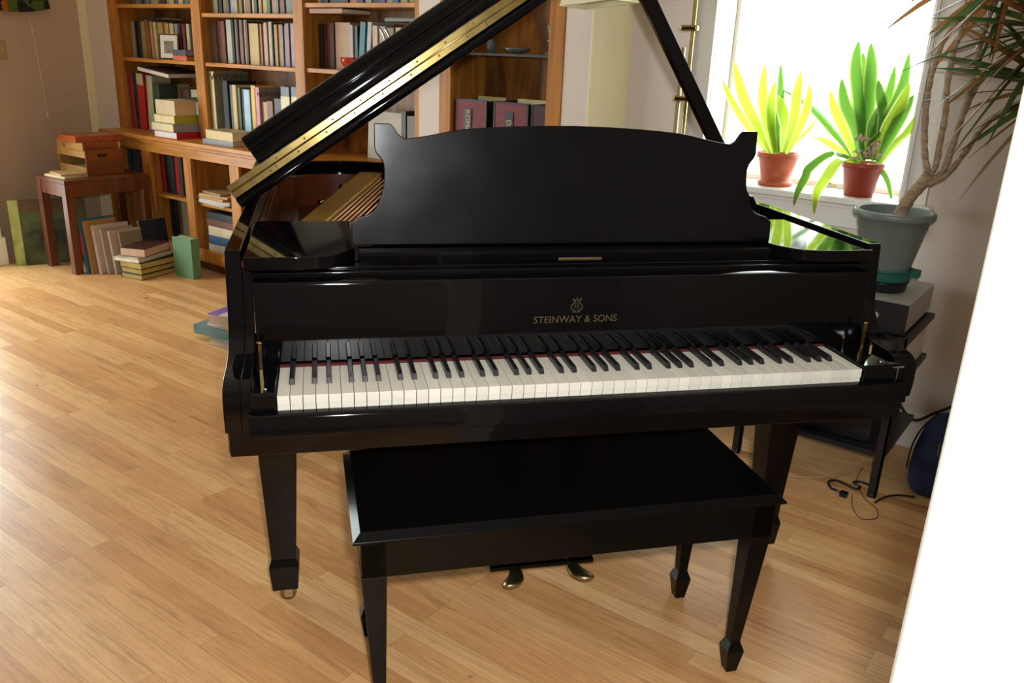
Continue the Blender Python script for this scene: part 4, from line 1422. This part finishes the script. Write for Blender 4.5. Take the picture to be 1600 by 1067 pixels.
for (hx_, hy_, z) in ((.115, .10, 1.545), (.075, .065, 1.74)):
    R_.append([m.b.verts.new((-.62 + a * hx_, 2.08 + b * hy_, z + (a * .012 if z < 1.6 else 0))) for a, b in ((-1, -1), (1, -1), (1, 1), (-1, 1))])
for k in range(4):
    m.b.faces.new((R_[0][k], R_[0][(k + 1) % 4], R_[1][(k + 1) % 4], R_[1][k]))
bpart(m, 'lamp_shade', SH, lp, solid=.004)

# ================================================================ PLANTS ON THE SILL
def strap(m, px_pts, Ys, w_, side=None, fold=.22, n=5, prof=None):
    P = [at(x, y, Y) for (x, y), Y in zip(px_pts, Ys)]
    C_ = catmull(P, n)
    k = len(C_)
    ws = []
    for i in range(k):
        t = i / (k - 1)
        ws.append(w_ * 1.25 * (min(1, .38 + 1.5 * t) if t < .45 else 1.0) * (1 if t < .6 else max(0, 1 - ((t - .6) / .4) ** 1.8)))
    m.leaf(C_, ws, side or RIGHT, fold)


def potted(name, label, c, zb, h, r0, r1, pot, leaves, rim=True, ring=False):
    r = empty(name, (c[0], c[1], zb))
    tag(r, label, 'potted plant', 'potted snake plants on the window sill')
    pr = [(r0, 0), (r1 - .004, h - .022), (r1 - .002, h - .022), (r1 + .003, h - .02), (r1 + .004, h), (r1 - .004, h), (r1 - .007, h - .02), (r0 - .004, .01), (0, .008)]
    if ring:
        pr = [(r0 + .008, 0), (r0 + .012, .012), (r0 + .006, .016), (r0 + .004, .02)] + [(r0, .021)] + pr[1:]
    bp_ = MB().lathe(pr, c=c, n=40, M=Matrix.Translation((0, 0, zb)))
    bpart(bp_, 'pot', pot, r)
    bpart(MB().lathe([(r1 - .009, 0), (r1 * .5, .006), (0, .008)], c=c, n=24, M=Matrix.Translation((0, 0, zb + h - .022))), 'soil', SOIL, r)
    for pts, Ys, w_, ym in leaves:
        m = MB()
        strap(m, pts, Ys, w_)
        o = m.build('leaf', LSANY if ym else LSANS, r, recalc=False)
        o.location = -r.location
    return r


Y1 = 2.39
L1 = [([(1205, 240), (1180, 190), (1160, 145), (1147, 96)], .021, 1), ([(1200, 240), (1170, 200), (1145, 160), (1128, 125)], .013, 1), ([(1210, 240), (1198, 190), (1192, 150), (1195, 100)], .019, 1),
      ([(1215, 240), (1222, 190), (1220, 150), (1220, 98)], .014, 0), ([(1222, 238), (1228, 200), (1222, 170), (1214, 148)], .019, 1), ([(1225, 238), (1240, 190), (1245, 150), (1252, 110)], .018, 1),
      ([(1208, 238), (1196, 215), (1190, 195), (1187, 172)], .015, 1), ([(1232, 238), (1250, 200), (1262, 165), (1266, 130)], .015, 1), ([(1216, 238), (1212, 205), (1214, 180), (1225, 140)], .016, 0),
      ([(1228, 240), (1245, 220), (1262, 205), (1277, 186)], .009, 1), ([(1212, 238), (1206, 200), (1205, 160), (1212, 125)], .015, 1)]
potted('snake_plant', 'yellow-green snake plant in the paler clay pot, left on the sill', (.052, 2.385), .9055, .125, .056, .078, TERRA,
       [(p, [Y1 + .02 * math.sin(i * 2.3), Y1 + .04 * math.sin(i * 2.3), Y1 + .05 * math.sin(i * 2.3 + .4), Y1 + .05 * math.sin(i * 2.3 + .6)], w_, c_) for i, (p, w_, c_) in enumerate(L1)], ring=True)
Y2 = 2.37
L2 = [([(1350, 250), (1345, 180), (1338, 110), (1342, 63)], .021, 0), ([(1358, 250), (1358, 180), (1362, 110), (1361, 66)], .021, 0), ([(1345, 252), (1336, 200), (1320, 160), (1315, 122)], .019, 0),
      ([(1340, 252), (1322, 210), (1304, 170), (1297, 140)], .016, 1), ([(1360, 250), (1372, 190), (1390, 145), (1399, 102)], .015, 0), ([(1362, 250), (1385, 190), (1410, 140), (1421, 82)], .019, 0),
      ([(1365, 252), (1385, 205), (1408, 165), (1421, 130)], .021, 1), ([(1372, 254), (1388, 220), (1410, 180), (1428, 148)], .021, 0), ([(1352, 250), (1348, 190), (1352, 130), (1348, 80)], .018, 0),
      ([(1368, 250), (1380, 180), (1376, 150), (1372, 125)], .017, 0), ([(1376, 256), (1400, 225), (1420, 205), (1433, 178)], .014, 1), ([(1355, 250), (1362, 215), (1366, 190), (1378, 160)], .018, 0),
      ([(1342, 254), (1310, 215), (1265, 165), (1217, 137)], .014, 0), ([(1340, 250), (1318, 238), (1280, 215), (1238, 216)], .014, 1),
      ([(1350, 252), (1360, 225), (1372, 212), (1374, 205)], .010, 0), ([(1354, 256), (1372, 262), (1386, 282), (1394, 316)], .009, 0)]
D2 = [([(1340, 252), (1300, 240), (1265, 262), (1258, 276), (1246, 300), (1240, 322)], [2.36, 2.32, 2.26, 2.25, 2.245, 2.24], .014, 0),
      ([(1342, 256), (1312, 252), (1292, 275), (1276, 300), (1272, 335)], [2.36, 2.31, 2.25, 2.245, 2.24], .017, 1)]
pl = potted('snake_plant', 'dark green snake plant in the redder clay pot, with drooping leaves', (.375, 2.365), .9055, .122, .050, .072, mat('red_terracotta', 'a03c26', .45, noise=.1, nscale=6),
       [(p, [Y2, Y2 + .02 * math.sin(i * 1.7), Y2 + .04 * math.sin(i * 1.7 + .3), Y2 + .05 * math.sin(i * 1.7 + .5)], w_, c_) for i, (p, w_, c_) in enumerate(L2)] + D2)
m = MB()
random.seed(4)
for k in range(26):
    x, y = 1333 + random.random() * 42, 252 - random.random() * 34
    P = at(x, y, 2.33 + random.random() * .03)
    m.tube([P, P + Vector((random.uniform(-.01, .01), 0, random.uniform(.008, .02))), P + Vector((random.uniform(-.02, .02), 0, random.uniform(-.005, .02)))], [.005, .006, .001], 6)
o = m.build('dry_flower_cluster', mat('dry_petals', 'c8ad94', .8), pl)
o.location = -pl.location
o['kind'] = 'stuff'

# ================================================================ STEREO STACK AND PLANTER
st = empty('stereo_stand', (.47, 2.09, 0))
tag(st, 'black metal equipment stand against the wall beside the piano', 'stand')
for x, y in ((.705, 1.835), (.52, 2.265), (.22, 1.855), (.30, 2.265)):
    bpart(MB().box(x - .004, x + .022, y - .012, y + .003, .0, .56).box(x + .018, x + .022, y - .012, y + .016, 0, .56).lathe([(.014, 0), (.014, .01), (.006, .012)], c=(x + .008, y), n=12), 'leg', BLKM, st)
for z in (.155, .395, .545):
    bpart(MB().box(.216, .726, 1.845, 1.853, z - .018, z).box(.718, .726, 1.85, 2.27, z - .018, z).box(.216, .224, 1.85, 2.27, z - .018, z).box(.216, .726, 2.262, 2.27, z - .018, z).box(.224, .718, 1.853, 2.262, z - .006, z - .001), 'shelf', BLKM, st)
o = empty('receiver', (.49, 2.08, .546))
tag(o, 'grey metal stereo receiver on top of the stand under the planter', 'receiver')
bpart(MB().box(.29, .702, 1.90, 2.29, .552, .645), 'case', GREYM, o, bevel=.002)
bpart(MB().box(.288, .704, 1.892, 1.90, .548, .647), 'front_panel', BLKP, o, bevel=.001)
for k in range(4):
    bpart(MB().lathe([(.011, 0), (.010, .012), (0, .013)], n=16, M=Matrix.Translation((.40 + k * .07, 1.892, .60)) @ Matrix.Rotation(math.radians(90), 4, 'X')), 'knob', GREYM, o)
for a in (.33, .66):
    bpart(MB().box(a - .015, a + .015, 1.93, 2.26, .5455, .552), 'foot', RUBBER, o)
o = empty('tape_deck', (.49, 2.08, .396))
tag(o, 'white sided tape deck on the middle shelf of the stand', 'tape deck')
bpart(MB().box(.27, .712, 1.895, 2.255, .3955, .520), 'case', LGREY, o, bevel=.002)
bpart(MB().box(.268, .714, 1.886, 1.895, .3955, .524).box(.268, .714, 1.88, 1.886, .508, .524), 'front_trim', mat('champagne_metal', 'b8a888', .35, metal=.6), o, bevel=.001)
bpart(MB().box(.285, .70, 1.882, 1.887, .405, .500), 'front_panel', BLKP, o)
o = tag(MB().box(.28, .66, 1.90, 2.24, .1555, .245).build('amplifier', BLKP, bevel=.003), 'black amplifier on the bottom shelf of the stand', 'amplifier')
# planter with saucer
pc = (.573, 2.075)
o = tag(MB().lathe([(.075, 0), (.078, .006), (.080, .03), (.085, .032), (.078, .034), (.0, .03)], c=pc, n=36, M=Matrix.Translation((0, 0, .6475))).build('saucer', BLKP), 'black dish under the green saucer of the big planter', 'saucer')
dp = empty('dracaena', (pc[0], pc[1], .682))
tag(dp, 'tall bare-stemmed dracaena in a big grey-green planter beside the window', 'potted plant')
zb = .682
m = MB().lathe([(.078, 0), (.086, .004), (.090, .034), (.094, .036), (.094, .041), (.088, .042), (.074, .012), (0, .008)], c=pc, n=40, M=Matrix.Translation((0, 0, zb)))
m.box(pc[0] + .085, pc[0] + .112, pc[1] - .02, pc[1] + .02, zb + .02, zb + .045)
bpart(m, 'planter_saucer', GREENP, dp, bevel=.003)
bpart(MB().lathe([(.070, .010), (.078, .03), (.106, .165), (.108, .167), (.112, .198), (.124, .200), (.1265, .203), (.1275, .214), (.125, .222), (.119, .224), (.113, .220), (.108, .19), (.072, .02), (0, .015)], c=pc, n=56, M=Matrix.Translation((0, 0, zb + .008))), 'planter', GREYP, dp)
bpart(MB().lathe([(.105, 0), (.06, .004), (0, .006)], c=pc, n=24, M=Matrix.Translation((0, 0, zb + .19))), 'soil', SOIL, dp)


def dtube(pts, Ys, rs, nm='stem'):
    P = [at(x, y, Y) for (x, y), Y in zip(pts, Ys)]
    C_ = catmull(P, 6)
    n_ = len(C_)
    rr = [rs[0] + (rs[1] - rs[0]) * i / (n_ - 1) + .0012 * math.sin(i * 1.7) for i in range(n_)]
    return bpart(MB().tube(C_, rr, 12), nm, BARK, dp)


dtube([(1398, 352), (1412, 325), (1424, 305), (1438, 290), (1452, 272)], [2.06, 2.06, 2.055, 2.05, 2.05], (.021, .0185), 'trunk')
dtube([(1446, 284), (1450, 268), (1446, 240), (1446, 200), (1450, 150), (1458, 110), (1472, 70), (1490, 40), (1508, 22), (1535, -10)], [2.05] * 4 + [2.045, 2.04, 2.03, 2.02, 2.0, 1.98], (.0085, .0065))
dtube([(1452, 278), (1464, 255), (1470, 220), (1478, 180), (1480, 140), (1488, 90), (1500, 55), (1520, 10), (1532, -25)], [2.05] * 3 + [2.04, 2.03, 2.02, 2.0, 1.98, 1.97], (.0085, .006))
dtube([(1452, 282), (1476, 265), (1490, 225), (1505, 180), (1520, 130), (1532, 70), (1545, 30), (1562, -10)], [2.05, 2.05, 2.04, 2.03, 2.01, 1.99, 1.97, 1.95], (.009, .006))
dtube([(1450, 288), (1480, 272), (1510, 235), (1535, 200), (1560, 180), (1600, 160), (1640, 140)], [2.05, 2.05, 2.03, 2.01, 1.99, 1.96, 1.94], (.009, .007))
dtube([(1476, 262), (1492, 215), (1510, 170), (1530, 130), (1560, 100), (1600, 75), (1640, 45)], [2.05, 2.04, 2.03, 2.01, 1.99, 1.97, 1.95], (.007, .0055))
random.seed(11)
heads = [((1585, -35), 1.95, 72, .36), ((1650, 45), 1.95, 64, .38), ((1655, 138), 1.93, 58, .38), ((1545, -50), 1.98, 18, .28)]
for (hx_, hy_), Yh, n_, ln_ in heads:
    c0 = at(hx_, hy_, Yh)
    for k in range(n_):
        a = random.uniform(0, 2 * math.pi)
        el = random.uniform(-.9, 1.2)
        d = Vector((math.cos(a) * math.cos(el), math.sin(a) * math.cos(el) * .75, math.sin(el)))
        if d.y > .4:
            d.y *= .3
        if d.dot(RIGHT) > .35 and random.random() < .5:
            continue
        Ln = ln_ * random.uniform(.65, 1.05)
        P = []
        for i in range(7):
            t = i / 6
            P.append(c0 + d * (Ln * t) + Vector((0, 0, -.17 * Ln * t * t * (1.6 if k % 3 == 0 else .7))))
        if max(p.y for p in P) > 2.3:
            continue
        ws = [.006, .0085, .010, .0095, .008, .005, .0006]
        rl = random.uniform(-1.2, 1.2)
        sd_ = d.cross(Vector((0, 0, 1))).normalized()
        sd_ = sd_ * math.cos(rl) + d.cross(sd_) * math.sin(rl)
        m = MB()
        m.leaf(P, ws, sd_, .3)
        o = m.build('leaf', LDRAB if (k % 4 == 0 or (el < -.2 and k % 2)) else LDRAC, dp, recalc=False)
        o.location = -dp.location
# ================================================================ FLOOR ODDS AND ENDS, RIGHT
bg = empty('duffel_bag', (.88, 2.06, 0), 0)
tag(bg, 'dark blue fabric bag standing on the floor by the doorway', 'bag')
m = MB()
prof_ = [(.085, .002), (.100, .03), (.105, .08), (.10, .15), (.085, .21), (.055, .25), (.02, .265), (0, .267)]
rings = []
for r_, z in prof_:
    sq = lambda v: math.copysign(abs(v) ** .55, v)
    rings.append([m.b.verts.new((r_ * sq(math.cos(2 * math.pi * i / 28)) * .95, r_ * sq(math.sin(2 * math.pi * i / 28)) * (1.35 - z * .9), z)) for i in range(28)])
for a, b in zip(rings, rings[1:]):
    for i in range(28):
        if len(set((a[i], a[(i + 1) % 28]))) == 2:
            m.b.faces.new((a[i], a[(i + 1) % 28], b[(i + 1) % 28], b[i])).smooth = True
m.b.faces.new(rings[0][::-1])
o = m.build('body', NAVY, bg)
MB().tube(catmull([(.02, -.13, .10), (-.01, -.11, .17), (-.01, -.06, .245), (0, -.02, .28), (.05, .05, .25)], 6), .008, 8).build('strap', BLKM, bg)
MB().tube(catmull([(-.108, -.03, .05), (-.108, -.02, .12), (-.092, 0, .19), (-.05, .02, .258)], 6), .003, 8).build('zip', BLKM, bg)
tag(MB().tube(catmull([(.40, 1.76, .004), (.52, 1.83, .004), (.57, 1.90, .004), (.60, 1.98, .004), (.625, 2.05, .004), (.63, 2.16, .01)], 8), .0032, 8).build('cable', mat('pale_cable', 'b8a078', .5)), 'pale cable running from the piano leg toward the wall', 'cable')
tag(MB().tube(catmull([(.642, 1.768, .006), (.612, 1.787, .005), (.59, 1.794, .005), (.572, 1.833, .005), (.59, 1.861, .005), (.627, 1.852, .005), (.659, 1.84, .006), (.668, 1.865, .006), (.64, 1.885, .005), (.66, 1.907, .005), (.70, 1.90, .005)], 8), .0042, 8).box(.628, .652, 1.758, 1.782, .002, .016).build('power_cord', BLKM), 'black power cord with a plug curled on the floor', 'cord')
tag(MB().tube(catmull([(.66, 1.80, .003), (.685, 1.712, .003), (.727, 1.655, .003), (.765, 1.69, .003), (.750, 1.75, .003), (.70, 1.80, .003), (.665, 1.86, .003), (.64, 1.93, .003), (.635, 2.03, .004)], 8), .0016, 6).build('wire', mat('brown_wire', '5c3424', .5)), 'thin brown wire looped on the floor', 'wire')
tag(MB().tube(catmull([(.735, 1.79, .004), (.756, 1.859, .004), (.79, 1.90, .004), (.83, 1.92, .004)], 6), .0035, 8).build('cable', BLKM), 'short black cable between the stand leg and the bag', 'cable')
P = [at(1380, 560, 2.30), at(1395, 610, 2.31), at(1425, 655, 2.312), at(1462, 645, 2.312), at(1520, 622, 2.312)]
tag(MB().tube(catmull(P, 8), .0055, 8).build('cable', BLKM), 'black cable drooping along the wall behind the stand', 'cable')
for k, (a, b, c_) in enumerate((((1330, 672), (1352, 690), (1374, 712)), ((1345, 700), (1362, 676), (1384, 668)), ((1350, 712), (1372, 682), (1392, 662)))):
    P = [at(*a, 2.26), at(*b, 2.24), at(*c_, 2.22)]
    for p in P:
        p.z = max(p.z, .006)
    tag(MB().tube(catmull(P, 6), .003, 6).build('wire', BLKM), ('thin black wire arching at the baseboard under the stand', 'second thin black wire crossing under the stand', 'third thin black wire rising beside the stand leg')[k], 'wire')
